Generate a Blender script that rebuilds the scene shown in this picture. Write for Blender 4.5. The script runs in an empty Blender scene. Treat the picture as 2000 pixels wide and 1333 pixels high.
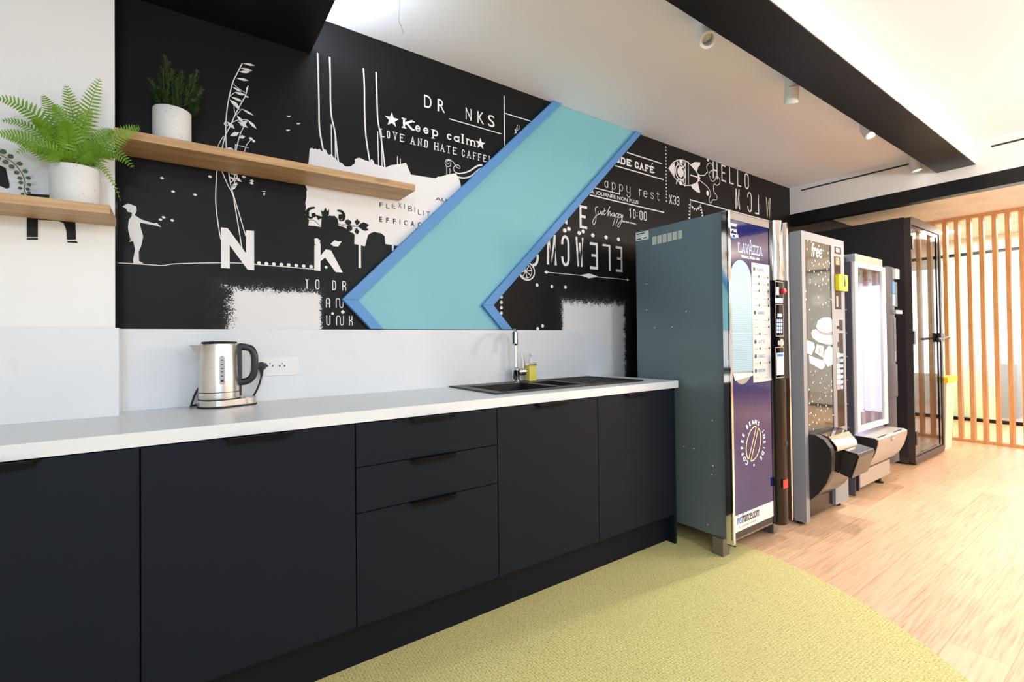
import bpy, bmesh, math, random
from mathutils import Vector, Matrix

# ------------------------------------------------------------------ camera, world, lights, exposure
scene = bpy.context.scene
COL = scene.collection
R = math.radians
CAM = Vector((0.0777, -2.2414, 1.1743))
FPX, YAW, PITCH, ROLL, U0, V0 = 928.76, 0.61038, 0.01176, -0.0117, -11.2, -13.4
FW = Vector((math.sin(YAW)*math.cos(PITCH), math.cos(YAW)*math.cos(PITCH), math.sin(PITCH)))
_r0 = Vector((math.cos(YAW), -math.sin(YAW), 0)); _u0 = _r0.cross(FW)
RT = _r0*math.cos(ROLL) + _u0*math.sin(ROLL)
UP = -_r0*math.sin(ROLL) + _u0*math.cos(ROLL)
cd = bpy.data.cameras.new('camera'); cam = bpy.data.objects.new('camera', cd); COL.objects.link(cam)
cd.sensor_fit = 'HORIZONTAL'; cd.sensor_width = 36.0; cd.lens = FPX*36/2000
cd.shift_x = -U0/2000; cd.shift_y = V0/2000
cd.clip_start = 0.05
m = Matrix((RT, UP, -FW)).transposed().to_4x4(); m.translation = CAM
cam.matrix_world = m
scene.camera = cam

scene.view_settings.view_transform = 'Standard'
scene.view_settings.look = 'None'
scene.view_settings.gamma = 1.0
scene.view_settings.use_curve_mapping = False
scene.view_settings.exposure = -0.45
scene.cycles.use_denoising = True
scene.cycles.max_bounces = 10
scene.cycles.sample_clamp_indirect = 6.0

world = bpy.data.worlds.new('world'); scene.world = world; world.use_nodes = True
bg = world.node_tree.nodes['Background']
bg.inputs[0].default_value = (0.62, 0.75, 0.9, 1); bg.inputs[1].default_value = 0.6

def light(name, kind, loc, power, color, target=None, size=0.3, size_y=None, spot=None, blend=0.3):
    l = bpy.data.lights.new(name, kind); o = bpy.data.objects.new(name, l); COL.objects.link(o)
    l.energy = power; l.color = color; o.location = loc
    if kind == 'AREA':
        l.size = size
        if size_y: l.shape = 'RECTANGLE'; l.size_y = size_y
    else: l.shadow_soft_size = size
    if spot: l.spot_size = R(spot); l.spot_blend = blend
    if target is not None:
        o.rotation_euler = (Vector(target)-Vector(loc)).to_track_quat('-Z', 'Y').to_euler()
    return o
WARM = (1.0, 0.87, 0.70); NEUT = (0.82, 0.91, 1.0); COOL = (0.70, 0.85, 1.0)
# daylight through the glazed wall behind the camera
light('window_daylight', 'AREA', (-0.6, -5.6, 1.7), 62, COOL, (0.3, 0, 1.2), 3.6, 2.2)
# unseen area lights added under the ceiling, behind and right of the camera
light('ceiling_fill_light', 'AREA', (0.2, -2.9, 2.6), 16, NEUT, (0.2, -2.9, 0), 1.2, 1.2)
light('ceiling_fill_light', 'AREA', (3.4, -3.0, 2.6), 30, (0.96, 0.97, 0.98), (3.4, -3.0, 0), 1.2, 1.2)
light('ceiling_fill_light', 'AREA', (6.0, -4.4, 2.42), 150, WARM, (6.0, -4.4, 0), 1.2, 1.2)
# unseen point lights added to brighten the ceiling and the room
light('fill_point_light', 'POINT', (4.3, -2.75, 2.05), 88, (1.0, 0.93, 0.83), None, 0.14)
light('fill_point_light', 'POINT', (2.0, -3.0, 2.0), 74, NEUT, None, 0.14)
light('fill_point_light', 'POINT', (-0.5, -3.2, 2.0), 64, NEUT, None, 0.14)
light('lounge_light', 'AREA', (8.0, -0.9, 2.43), 120, (1.0, 0.90, 0.72), (8.0, -0.9, 0), 0.9, 0.9)
light('lounge_fill_light', 'POINT', (7.0, -3.8, 1.9), 260, WARM, None, 0.12)  # unseen, added to brighten the lower ceiling
light('window_glow', 'AREA', (10.85, -1.3, 1.4), 90, (0.95, 0.97, 1.0), (7.0, -1.0, 1.2), 2.4, 1.8)
# strip on top of the black soffit board
light('soffit_strip_light', 'AREA', (0.555, -0.35, 2.53), 7, (0.78, 0.88, 1.0), (0.9, -0.25, 2.62), 0.6, 0.03)

# ------------------------------------------------------------------ pixel helper: a point of the photograph on a plane of the room
def ray(px, py):
    return FW + RT*((px-1000-U0)/FPX) - UP*((py-666.5-V0)/FPX)
def at(px, py, ax, v):
    d = ray(px, py); i = 'xyz'.index(ax); t = (v-CAM[i])/d[i]
    return CAM + d*t
def onY(Y):
    def f(px, py):
        p = at(px, py, 'y', Y); return (p.x, p.z)
    return f
def zoomed(f, x0, y0, s):
    return lambda u, v: f(x0+u/s, y0+v/s)

# ------------------------------------------------------------------ materials
def lin(c):
    def g(v):
        v /= 255.0
        return v/12.92 if v <= 0.04045 else ((v+0.055)/1.055)**2.4
    return tuple(g(v) for v in c)
class NT:
    def __init__(s, name):
        s.m = bpy.data.materials.new(name); s.m.use_nodes = True
        s.t = s.m.node_tree; s.b = s.t.nodes['Principled BSDF']; s.out = s.t.nodes['Material Output']
    def n(s, t, **k):
        x = s.t.nodes.new(t)
        for a, v in k.items():
            if a.startswith('i_'): x.inputs[int(a[2:]) if a[2:].isdigit() else a[2:]].default_value = v
            else: setattr(x, a, v)
        return x
    def l(s, a, b): s.t.links.new(a, b)
    def math(s, op, a, b=None, clamp=False):
        x = s.n('ShaderNodeMath', operation=op, use_clamp=clamp)
        for i, v in enumerate((a, b)):
            if v is None: continue
            if isinstance(v, (int, float)): x.inputs[i].default_value = v
            else: s.l(v, x.inputs[i])
        return x.outputs[0]
    def mix(s, fac, a, b):
        x = s.n('ShaderNodeMix', data_type='RGBA')
        for i, v in ((0, fac), (6, a), (7, b)):
            if isinstance(v, (int, float)): x.inputs[i].default_value = v
            elif isinstance(v, tuple): x.inputs[i].default_value = (*v, 1) if len(v) == 3 else v
            else: s.l(v, x.inputs[i])
        return x.outputs[2]
    def coords(s, scale=(1, 1, 1), rot=(0, 0, 0)):
        g = s.n('ShaderNodeNewGeometry'); mp = s.n('ShaderNodeMapping')
        mp.inputs['Scale'].default_value = scale; mp.inputs['Rotation'].default_value = rot
        s.l(g.outputs['Position'], mp.inputs[0]); return mp.outputs[0]
    def noise(s, vec, scale, detail=3, rough=0.5):
        x = s.n('ShaderNodeTexNoise'); x.inputs['Scale'].default_value = scale
        x.inputs['Detail'].default_value = detail; x.inputs['Roughness'].default_value = rough
        s.l(vec, x.inputs['Vector']); return x.outputs[0]
    def ramp(s, fac, stops):
        x = s.n('ShaderNodeValToRGB'); e = x.color_ramp.elements
        while len(e) < len(stops): e.new(0.5)
        for i, (p, c) in enumerate(stops):
            e[i].position = p; e[i].color = (*c, 1) if len(c) == 3 else c
        s.l(fac, x.inputs[0]); return x.outputs[0]
    def bump(s, h, strength=0.2, dist=0.01):
        x = s.n('ShaderNodeBump'); x.inputs['Strength'].default_value = strength; x.inputs['Distance'].default_value = dist
        s.l(h, x.inputs['Height']); s.l(x.outputs[0], s.b.inputs['Normal'])
def pbr(name, col, rough=0.5, metal=0.0, var=0.06, vscale=6.0, coat=0.0, spec=0.5, trans=0.0, bump=0.0, bscale=80):
    t = NT(name)
    v = t.coords()
    if var > 0:
        f = t.noise(v, vscale)
        a = tuple(max(0, c*(1-var)) for c in col); b = tuple(min(1, c*(1+var)) for c in col)
        t.l(t.mix(f, a, b), t.b.inputs['Base Color'])
    else: t.b.inputs['Base Color'].default_value = (*col, 1)
    t.b.inputs['Roughness'].default_value = rough; t.b.inputs['Metallic'].default_value = metal
    t.b.inputs['Coat Weight'].default_value = coat; t.b.inputs['Coat Roughness'].default_value = 0.03
    t.b.inputs['Specular IOR Level'].default_value = spec
    t.b.inputs['Transmission Weight'].default_value = trans
    if bump: t.bump(t.noise(v, bscale), bump, 0.002)
    return t.m
def emit(name, col, s, base=None):
    t = NT(name); t.b.inputs['Base Color'].default_value = (*(base or col), 1)
    t.b.inputs['Emission Color'].default_value = (*col, 1); t.b.inputs['Emission Strength'].default_value = s
    t.b.inputs['Roughness'].default_value = 0.4
    return t.m
def glass(name, tint=(1, 1, 1), refl=0.12, tintmix=0.0, solid=(0.5, 0.5, 0.5)):
    t = NT(name); tr = t.n('ShaderNodeBsdfTransparent'); tr.inputs[0].default_value = (*tint, 1)
    gl = t.n('ShaderNodeBsdfGlossy'); gl.inputs['Roughness'].default_value = 0.02
    fr = t.n('ShaderNodeFresnel'); fr.inputs[0].default_value = 1.45
    mx = t.n('ShaderNodeMixShader'); f = t.math('MULTIPLY', fr.outputs[0], refl/0.12)
    f = t.math('MINIMUM', f, 0.9)
    t.l(f, mx.inputs[0]); t.l(tr.outputs[0], mx.inputs[1]); t.l(gl.outputs[0], mx.inputs[2])
    last = mx.outputs[0]
    if tintmix:
        df = t.n('ShaderNodeBsdfTranslucent'); df.inputs[0].default_value = (*solid, 1)
        d2 = t.n('ShaderNodeBsdfDiffuse'); d2.inputs[0].default_value = (*solid, 1)
        a = t.n('ShaderNodeAddShader'); t.l(df.outputs[0], a.inputs[0]); t.l(d2.outputs[0], a.inputs[1])
        m2 = t.n('ShaderNodeMixShader'); m2.inputs[0].default_value = tintmix
        t.l(last, m2.inputs[1]); t.l(a.outputs[0], m2.inputs[2]); last = m2.outputs[0]
    t.l(last, t.out.inputs[0]); return t.m

def mat_oak(name, c1, c2, stretch=(1.2, 14, 22)):
    t = NT(name); v = t.coords(stretch)
    n1 = t.noise(v, 3.0, 6, 0.6); n2 = t.noise(t.coords((stretch[0]*2.0, stretch[1]*5, stretch[2]*5)), 3.0, 3)
    f = t.math('ADD', t.math('MULTIPLY', n1, 0.7), t.math('MULTIPLY', n2, 0.3))
    c = t.ramp(f, [(0.3, c1), (0.62, c2)])
    kn = t.noise(t.coords((3, 9, 9)), 2.2, 2)
    k = t.ramp(kn, [(0.70, (0, 0, 0)), (0.78, (1, 1, 1))])
    t.l(t.mix(t.math('MULTIPLY', k, 0.5), c, tuple(x*0.45 for x in c1)), t.b.inputs['Base Color'])
    t.b.inputs['Roughness'].default_value = 0.5; t.bump(f, 0.15, 0.002)
    return t.m
def mat_floor():
    t = NT('oak_plank_floor'); v = t.coords()
    br = t.n('ShaderNodeTexBrick'); br.offset = 0.37; br.squash = 1.0
    for k, x in (('Scale', 1.0), ('Mortar Size', 0.0012), ('Mortar Smooth', 0.1), ('Bias', 0.0), ('Brick Width', 1.25), ('Row Height', 0.17)):
        br.inputs[k].default_value = x
    br.inputs['Color1'].default_value = (0, 0, 0, 1); br.inputs['Color2'].default_value = (1, 1, 1, 1); br.inputs['Mortar'].default_value = (0.5, 0.5, 0.5, 1)
    t.l(v, br.inputs[0])
    grain = t.noise(t.coords((1.3, 30, 1)), 2.6, 8, 0.62)
    f = t.math('ADD', t.math('MULTIPLY', grain, 0.75), t.math('MULTIPLY', br.outputs[0], 0.12))
    c = t.ramp(f, [(0.22, lin((166, 124, 94))), (0.42, lin((204, 166, 132))), (0.75, lin((222, 190, 158)))])
    kn = t.noise(t.coords((1.6, 6, 1)), 2.6, 3)
    k = t.ramp(kn, [(0.69, (0, 0, 0)), (0.76, (1, 1, 1))])
    c = t.mix(t.math('MULTIPLY', k, 0.55), c, lin((110, 70, 45)))
    c = t.mix(t.math('MULTIPLY', br.outputs[1], 0.5), c, lin((90, 60, 40)))
    t.l(c, t.b.inputs['Base Color'])
    t.b.inputs['Roughness'].default_value = 0.38; t.b.inputs['Specular IOR Level'].default_value = 0.4
    t.bump(f, 0.08, 0.002)
    return t.m
def mat_carpet():
    t = NT('woven_carpet'); v = t.coords((1, 1, 1), (0, 0, R(2)))
    sx = t.n('ShaderNodeSeparateXYZ'); t.l(v, sx.inputs[0])
    # a woven grid: rows across, yarn dashes with missing stitches
    row = t.math('ABSOLUTE', t.math('SINE', t.math('MULTIPLY', sx.outputs[0], math.pi/0.0115)))
    br = t.n('ShaderNodeTexBrick'); br.offset = 0.5
    for k, x in (('Scale', 1.0), ('Mortar Size', 0.003), ('Mortar Smooth', 0.2), ('Brick Width', 0.019), ('Row Height', 0.0115)):
        br.inputs[k].default_value = x
    br.inputs['Color1'].default_value = (0, 0, 0, 1); br.inputs['Color2'].default_value = (1, 1, 1, 1); br.inputs['Mortar'].default_value = (0.5, 0.5, 0.5, 1)
    t.l(v, br.inputs[0])
    blot = t.noise(v, 3.0, 4, 0.6); fine = t.noise(v, 120, 2)
    sel = t.math('MULTIPLY', t.math('GREATER_THAN', t.noise(v, 150, 1), 0.57), t.math('GREATER_THAN', t.math('ADD', row, t.math('MULTIPLY', fine, 0.3)), 0.55))
    base = t.mix(fine, lin((192, 184, 122)), lin((214, 208, 150)))
    base = t.mix(t.math('MULTIPLY', br.outputs[1], 0.55), base, lin((180, 170, 108)))
    c = t.mix(t.math('MULTIPLY', sel, 0.7), base, lin((146, 126, 76)))
    c = t.mix(t.math('MULTIPLY', t.ramp(blot, [(0.45, (0, 0, 0)), (0.75, (1, 1, 1))]), 0.25), c, lin((184, 168, 114)))
    t.l(c, t.b.inputs['Base Color']); t.b.inputs['Roughness'].default_value = 0.85
    t.b.inputs['Specular IOR Level'].default_value = 0.2
    t.bump(t.math('ADD', row, fine), 0.35, 0.003)
    return t.m
def mat_counter():
    t = NT('white_stone_laminate'); v = t.coords()
    base = t.mix(t.noise(v, 5, 4), lin((214, 218, 222)), lin((226, 229, 232)))
    ve = t.noise(v, 9.0, 8, 0.75); d = t.math('ABSOLUTE', t.math('SUBTRACT', ve, 0.5))
    vein = t.math('LESS_THAN', d, 0.004); gate = t.math('GREATER_THAN', t.noise(v, 11.0, 2), 0.64)
    t.l(t.mix(t.math('MULTIPLY', t.math('MULTIPLY', vein, gate), 0.35), base, lin((150, 142, 135))), t.b.inputs['Base Color'])
    t.b.inputs['Roughness'].default_value = 0.33
    return t.m
def mat_mural():
    """black mural wallpaper; two rubbed-out white patches above the splashback and faint chalky smudges"""
    t = NT('black_mural_wall'); v = t.coords(); s = t.n('ShaderNodeSeparateXYZ'); t.l(v, s.inputs[0])
    X, Z = s.outputs[0], s.outputs[2]
    n_hi = t.noise(v, 150, 3, 0.75); n_mid = t.noise(v, 28, 4, 0.6); n_lo = t.noise(v, 7, 3)
    def patch(x0, x1, z0, z1, softL, softR, softT):
        dl = t.math('DIVIDE', t.math('SUBTRACT', X, x0), softL)
        dr = t.math('DIVIDE', t.math('SUBTRACT', x1, X), softR)
        dt = t.math('DIVIDE', t.math('SUBTRACT', z1, Z), softT)
        db = t.math('DIVIDE', t.math('SUBTRACT', Z, z0), 0.03)
        d = t.math('MINIMUM', t.math('MINIMUM', dl, dr), t.math('MINIMUM', dt, db))
        d = t.math('ADD', d, t.math('MULTIPLY', t.math('SUBTRACT', n_mid, 0.5), 2.4))
        d = t.math('ADD', d, t.math('MULTIPLY', t.math('SUBTRACT', n_hi, 0.5), 4.2))
        solid = t.math('MULTIPLY', t.math('SUBTRACT', d, 0.35), 5.0, clamp=True)
        halo = t.math('MULTIPLY', t.math('ADD', d, 1.6), 0.4, clamp=True)
        return solid, halo
    aL = at(440, 600, 'y', 0).x; aR = at(629, 600, 'y', 0).x; aT = at(520, 562, 'y', 0).z
    s1, h1 = patch(aL, aR, 1.1, aT, 0.042, 0.014, 0.028)
    bL = at(1096, 610, 'y', 0).x; bR = at(1222, 640, 'y', 0).x; bT = at(1170, 588, 'y', 0).z
    s2, h2 = patch(bL, bR, 0.5, bT, 0.03, 0.03, 0.045)
    sol = t.math('MAXIMUM', s1, s2); halo = t.math('MULTIPLY', t.math('MAXIMUM', h1, h2), t.math('MULTIPLY', n_lo, 0.35))
    base = t.mix(n_lo, (0.0085, 0.0082, 0.0083), (0.0110, 0.0106, 0.0107))
    base = t.mix(halo, base, (0.12, 0.12, 0.13))
    t.l(t.mix(sol, base, (0.74, 0.74, 0.745)), t.b.inputs['Base Color'])
    t.b.inputs['Roughness'].default_value = 0.42; t.b.inputs['Specular IOR Level'].default_value = 0.14
    return t.m
def mat_pot():
    t = NT('speckled_white_ceramic'); v = t.coords()
    sp = t.math('MULTIPLY', t.math('GREATER_THAN', t.noise(v, 190, 2), 0.66), t.math('GREATER_THAN', t.noise(v, 22, 1), 0.48))
    t.l(t.mix(t.math('MULTIPLY', sp, 0.5), (0.74, 0.75, 0.75), (0.2, 0.19, 0.18)), t.b.inputs['Base Color'])
    t.b.inputs['Roughness'].default_value = 0.55; return t.m
def mat_leaf(name, c1, c2, trans=0.25):
    t = NT(name); f = t.noise(t.coords(), 14, 3)
    c = t.mix(f, c1, c2); t.l(c, t.b.inputs['Base Color']); t.b.inputs['Roughness'].default_value = 0.5
    tl = t.n('ShaderNodeBsdfTranslucent'); t.l(c, tl.inputs[0])
    mx = t.n('ShaderNodeMixShader'); mx.inputs[0].default_value = trans
    t.l(t.b.outputs[0], mx.inputs[1]); t.l(tl.outputs[0], mx.inputs[2]); t.l(mx.outputs[0], t.out.inputs[0])
    return t.m
def mat_brushed(name, col, rough=0.28, axis_scale=(3, 3, 300)):
    t = NT(name); f = t.noise(t.coords(axis_scale), 2.0, 3)
    t.b.inputs['Base Color'].default_value = (*col, 1); t.b.inputs['Metallic'].default_value = 1.0
    t.l(t.math('ADD', t.math('MULTIPLY', f, 0.05), rough-0.025), t.b.inputs['Roughness'])
    return t.m
def mat_perf():
    """cream ceiling with groups of small perforations"""
    t = NT('perforated_cream_ceiling'); v = t.coords(); s = t.n('ShaderNodeSeparateXYZ'); t.l(v, s.inputs[0])
    def hole(o, p):
        return t.math('LESS_THAN', t.math('ABSOLUTE', t.math('SUBTRACT', t.math('FRACT', t.math('DIVIDE', o, p)), 0.5)), 0.2)
    def band(o, p, w):
        return t.math('LESS_THAN', t.math('FRACT', t.math('DIVIDE', o, p)), w)
    h = t.math('MULTIPLY', hole(s.outputs[0], 0.03), hole(s.outputs[1], 0.018))
    g = t.math('MULTIPLY', band(s.outputs[0], 0.42, 0.6), band(s.outputs[1], 0.3, 0.6))
    t.l(t.mix(t.math('MULTIPLY', t.math('MULTIPLY', h, g), 0.6), (0.80, 0.73, 0.64), (0.25, 0.2, 0.16)), t.b.inputs['Base Color'])
    t.b.inputs['Roughness'].default_value = 0.7; return t.m

M = dict(
    mural=mat_mural(), white_ink=pbr('white_print', (0.80, 0.80, 0.81), 0.5, var=0.02), black_ink=pbr('black_print', (0.0095, 0.0092, 0.0093), 0.42, var=0.02, spec=0.14),
    white_wall=pbr('white_wall_paint', (0.85, 0.86, 0.87), 0.7, var=0.02, bump=0.08, bscale=300),
    ceiling=pbr('ceiling_paint', (0.86, 0.88, 0.93), 0.8, var=0.025, vscale=1.2), soffit=pbr('black_soffit_paint', (0.006, 0.006, 0.007), 0.40, var=0.05, spec=0.3),
    beamwhite=pbr('white_beam_paint', (0.84, 0.82, 0.79), 0.7, var=0.02),
    perf=mat_perf(), floor=mat_floor(), carpet=mat_carpet(), counter=mat_counter(),
    navy=pbr('matt_navy_laminate', (0.0070, 0.0098, 0.0165), 0.5, var=0.06, spec=0.14), navy_dark=pbr('plinth_laminate', (0.006, 0.0075, 0.0115), 0.55, var=0.05, spec=0.14),
    handle=pbr('black_handle', (0.004, 0.004, 0.004), 0.5, var=0.02, spec=0.1),
    oak=mat_oak('oak_shelf', lin((164, 124, 82)), lin((200, 164, 120))), slat=mat_oak('slat_timber', lin((196, 140, 88)), lin((222, 170, 116)), (14, 14, 1.2)),
    sink=pbr('black_composite', (0.012, 0.012, 0.012), 0.42, var=0.15, vscale=120), chrome=pbr('chrome', (0.82, 0.82, 0.83), 0.06, 1.0, var=0.0),
    steel=mat_brushed('brushed_steel', (0.72, 0.68, 0.63)), alu=mat_brushed('brushed_aluminium', (0.62, 0.60, 0.58), 0.32),
    black=pbr('black_plastic', (0.014, 0.014, 0.015), 0.35, var=0.04), rubber=pbr('black_rubber', (0.010, 0.010, 0.010), 0.6, var=0.05),
    teal=pbr('teal_panel', lin((122, 186, 198)), 0.55, var=0.03), blue=pbr('blue_moulding', lin((84, 142, 200)), 0.5, var=0.03),
    pot=mat_pot(), soil=pbr('soil', (0.03, 0.022, 0.015), 0.95, var=0.4, vscale=90),
    fern=mat_leaf('fern_green', lin((74, 120, 22)), lin((142, 186, 48))), rosemary=mat_leaf('rosemary_green', lin((38, 62, 34)), lin((70, 96, 52)), 0.12),
    vine=mat_leaf('vine_green', lin((44, 70, 44)), lin((78, 104, 64)), 0.12), stem=pbr('brown_stem', lin((96, 84, 46)), 0.7),
    white_pl=pbr('white_plastic', (0.80, 0.79, 0.78), 0.35, var=0.02), spot=pbr('white_spot_metal', (0.80, 0.80, 0.80), 0.4, var=0.02),
    reflector=pbr('grey_reflector', (0.35, 0.36, 0.36), 0.25, 0.7, var=0.05), bulb=emit('lit_bulb', (1.0, 0.95, 0.88), 14.0),
    m1side=pbr('grey_blue_steel', (0.15, 0.195, 0.22), 0.38, 0.35, var=0.05), m1dark=pbr('dark_header', (0.20, 0.17, 0.15), 0.4, 0.3),
    m1glass=pbr('blue_glass_front', (0.008, 0.011, 0.105), 0.07, var=0.1, coat=0.2, spec=0.4), bezel=pbr('glossy_black', (0.007, 0.007, 0.009), 0.14, var=0.02, spec=0.22),
    bronze=pbr('bronze_black_metal', (0.040, 0.032, 0.028), 0.2, 0.8, var=0.06), leg=pbr('grey_leg_steel', (0.24, 0.235, 0.23), 0.4, 0.8),
    sticker=pbr('white_sticker', (0.78, 0.79, 0.80), 0.5, var=0.02), paper=pbr('menu_paper', (0.60, 0.59, 0.59), 0.5, var=0.02),
    louvre=pbr('cream_louvre', (0.78, 0.78, 0.66), 0.5), ink=pbr('black_label_ink', (0.02, 0.02, 0.022), 0.5, var=0.0), greyink=pbr('grey_label_ink', (0.30, 0.28, 0.27), 0.5, var=0.0),
    blueink=pbr('blue_label_ink', lin((40, 110, 190)), 0.5, var=0.0), cyan=pbr('cyan_print', lin((20, 140, 205)), 0.4, var=0.0), redink=pbr('red_print', lin((205, 50, 45)), 0.4, var=0.0),
    capsule=emit('lit_capsule', (0.58, 0.90, 1.0), 0.80, (0.05, 0.08, 0.09)), neon=emit('violet_neon', (0.55, 0.62, 1.0), 1.6), neonw=emit('white_neon', (0.85, 0.9, 1.0), 1.4),
    amber=emit('amber_neon', (0.95, 0.62, 0.30), 0.9), key=emit('blue_keys', (0.35, 0.5, 1.0), 1.6), lcd=emit('lcd', (0.62, 0.62, 0.95), 1.0),
    m2=pbr('pale_grey_metal', (0.27, 0.28, 0.31), 0.42, 0.1, var=0.03), m2side=pbr('blue_grey_metal', (0.25, 0.32, 0.43), 0.42, 0.2, var=0.03),
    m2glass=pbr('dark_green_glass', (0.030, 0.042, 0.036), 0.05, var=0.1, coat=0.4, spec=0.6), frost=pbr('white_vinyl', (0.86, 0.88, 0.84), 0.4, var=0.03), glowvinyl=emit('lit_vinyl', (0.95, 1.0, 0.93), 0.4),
    yellow=pbr('yellow_plastic', lin((240, 220, 20)), 0.35, var=0.03), m3=pbr('graphite_plastic', (0.075, 0.075, 0.092), 0.45, 0.0, var=0.04, spec=0.2),
    m3frame=pbr('white_door_frame', (0.74, 0.72, 0.70), 0.4, var=0.02), m3in=pbr('white_liner', (0.62, 0.60, 0.80), 0.4, var=0.02), led=emit('violet_led', (0.72, 0.70, 1.0), 9.0), violet=emit('violet_liner_glow', (0.55, 0.50, 1.0), 1.0), linerglow=emit('white_liner_glow', (0.82, 0.85, 1.0), 1.25),  # the last two emissions paint LED light falling on the liner
    flap=pbr('silver_flap', (0.46, 0.43, 0.40), 0.35, 0.5, var=0.03), pane=glass('clear_pane', (0.97, 0.98, 0.97), 0.04), podglass=glass('grey_pane', (0.80, 0.80, 0.78), 0.14),
    pod=pbr('black_booth_shell', (0.023, 0.022, 0.026), 0.45, var=0.05, spec=0.35), podframe=pbr('brown_black_frame', (0.045, 0.036, 0.036), 0.4, var=0.04), green=glass('frosted_green_pane', (0.86, 0.94, 0.80), 0.08, 0.5, (0.54, 0.66, 0.54)), clear=glass('frosted_pane', (0.95, 0.98, 1.0), 0.10, 0.12, (0.8, 0.85, 0.9)),
    bin=pbr('cream_bin_plastic', (0.78, 0.70, 0.58), 0.45, var=0.02), yellowlid=pbr('yellow_lid', lin((250, 205, 10)), 0.4, var=0.02),
    window=emit('bright_window', (0.93, 0.97, 1.0), 2.2), wire=pbr('grey_wire', (0.2, 0.19, 0.18), 0.5), soap=pbr('yellow_soap', lin((228, 214, 96)), 0.15, var=0.03), clearpl=pbr('clear_plastic', (0.85, 0.88, 0.85), 0.1, var=0.0, trans=0.8),
    gauge=pbr('grey_gauge', (0.42, 0.44, 0.46), 0.25, var=0.05), backwall=pbr('far_wall_paint', (0.62, 0.60, 0.57), 0.8, var=0.03), greenwall=pbr('dark_green_wall', (0.035, 0.06, 0.05), 0.6, var=0.05),
    fabric=pbr('dark_case', (0.05, 0.05, 0.055), 0.8),
)

# ------------------------------------------------------------------ mesh helpers
def B(): return bmesh.new()
def box(bm, x0, x1, y0, y1, z0, z1):
    if x0 > x1: x0, x1 = x1, x0
    if y0 > y1: y0, y1 = y1, y0
    if z0 > z1: z0, z1 = z1, z0
    v = [bm.verts.new(p) for p in ((x0,y0,z0),(x1,y0,z0),(x1,y1,z0),(x0,y1,z0),(x0,y0,z1),(x1,y0,z1),(x1,y1,z1),(x0,y1,z1))]
    for f in ((0,3,2,1),(4,5,6,7),(0,1,5,4),(1,2,6,5),(2,3,7,6),(3,0,4,7)): bm.faces.new([v[i] for i in f])
    return bm
def prism(bm, pts, a, b, ax='y'):
    """closed outline (2-D) extruded from a to b along ax"""
    def P(p, t): return {'y': (p[0], t, p[1]), 'x': (t, p[0], p[1]), 'z': (p[0], p[1], t)}[ax]
    A = [bm.verts.new(P(p, a)) for p in pts]; C = [bm.verts.new(P(p, b)) for p in pts]; n = len(pts)
    bm.faces.new(A[::-1]); bm.faces.new(C)
    for i in range(n): bm.faces.new((A[i], A[(i+1) % n], C[(i+1) % n], C[i]))
    bmesh.ops.recalc_face_normals(bm, faces=bm.faces); return bm
def lathe(bm, prof, c=(0, 0, 0), n=40, axis='z', cap=True):
    rings = []
    for r, h in prof:
        ring = []
        for i in range(n):
            a = 2*math.pi*i/n; p = (r*math.cos(a), r*math.sin(a), h)
            if axis == 'y': p = (p[0], -p[2], p[1])
            elif axis == 'x': p = (p[2], p[0], p[1])
            ring.append(bm.verts.new((c[0]+p[0], c[1]+p[1], c[2]+p[2])))
        rings.append(ring)
    for A, C in zip(rings, rings[1:]):
        for i in range(n): bm.faces.new((A[i], A[(i+1) % n], C[(i+1) % n], C[i]))
    if cap:
        bm.faces.new(rings[0][::-1]); bm.faces.new(rings[-1])
    bmesh.ops.recalc_face_normals(bm, faces=bm.faces); return bm
def smooth_path(pts, n=8):
    P = [Vector(p) for p in pts]; out = []
    if len(P) < 3: return P
    for i in range(len(P)-1):
        p0 = P[max(i-1, 0)]; p1 = P[i]; p2 = P[i+1]; p3 = P[min(i+2, len(P)-1)]
        for k in range(n):
            t = k/n
            out.append(0.5*((2*p1)+(p2-p0)*t+(2*p0-5*p1+4*p2-p3)*t*t+(3*p1-p0-3*p2+p3)*t**3))
    out.append(P[-1]); return out
def tube(bm, pts, r, n=10, smooth=True, sub=8):
    P = smooth_path(pts, sub) if smooth else [Vector(p) for p in pts]
    rad = r if callable(r) else (lambda t: r)
    rings = []; up = Vector((0.13, 0.21, 1)).normalized(); prev = None
    for i, p in enumerate(P):
        d = (P[min(i+1, len(P)-1)]-P[max(i-1, 0)])
        d = d.normalized() if d.length > 1e-9 else Vector((0, 0, 1))
        if prev is None:
            s = d.cross(up); s = s if s.length > 1e-3 else d.cross(Vector((1, 0, 0)))
        else: s = prev - d*prev.dot(d)
        s.normalize(); prev = s; w = d.cross(s)
        rr = rad(i/(len(P)-1))
        rings.append([bm.verts.new(p+(s*math.cos(2*math.pi*k/n)+w*math.sin(2*math.pi*k/n))*rr) for k in range(n)])
    for A, C in zip(rings, rings[1:]):
        for i in range(n): bm.faces.new((A[i], A[(i+1) % n], C[(i+1) % n], C[i]))
    bm.faces.new(rings[0][::-1]); bm.faces.new(rings[-1])
    bmesh.ops.recalc_face_normals(bm, faces=bm.faces); return bm
def origin_of(o):
    v = Vector((0, 0, 0))
    while o is not None: v += o.location; o = o.parent
    return v
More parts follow.
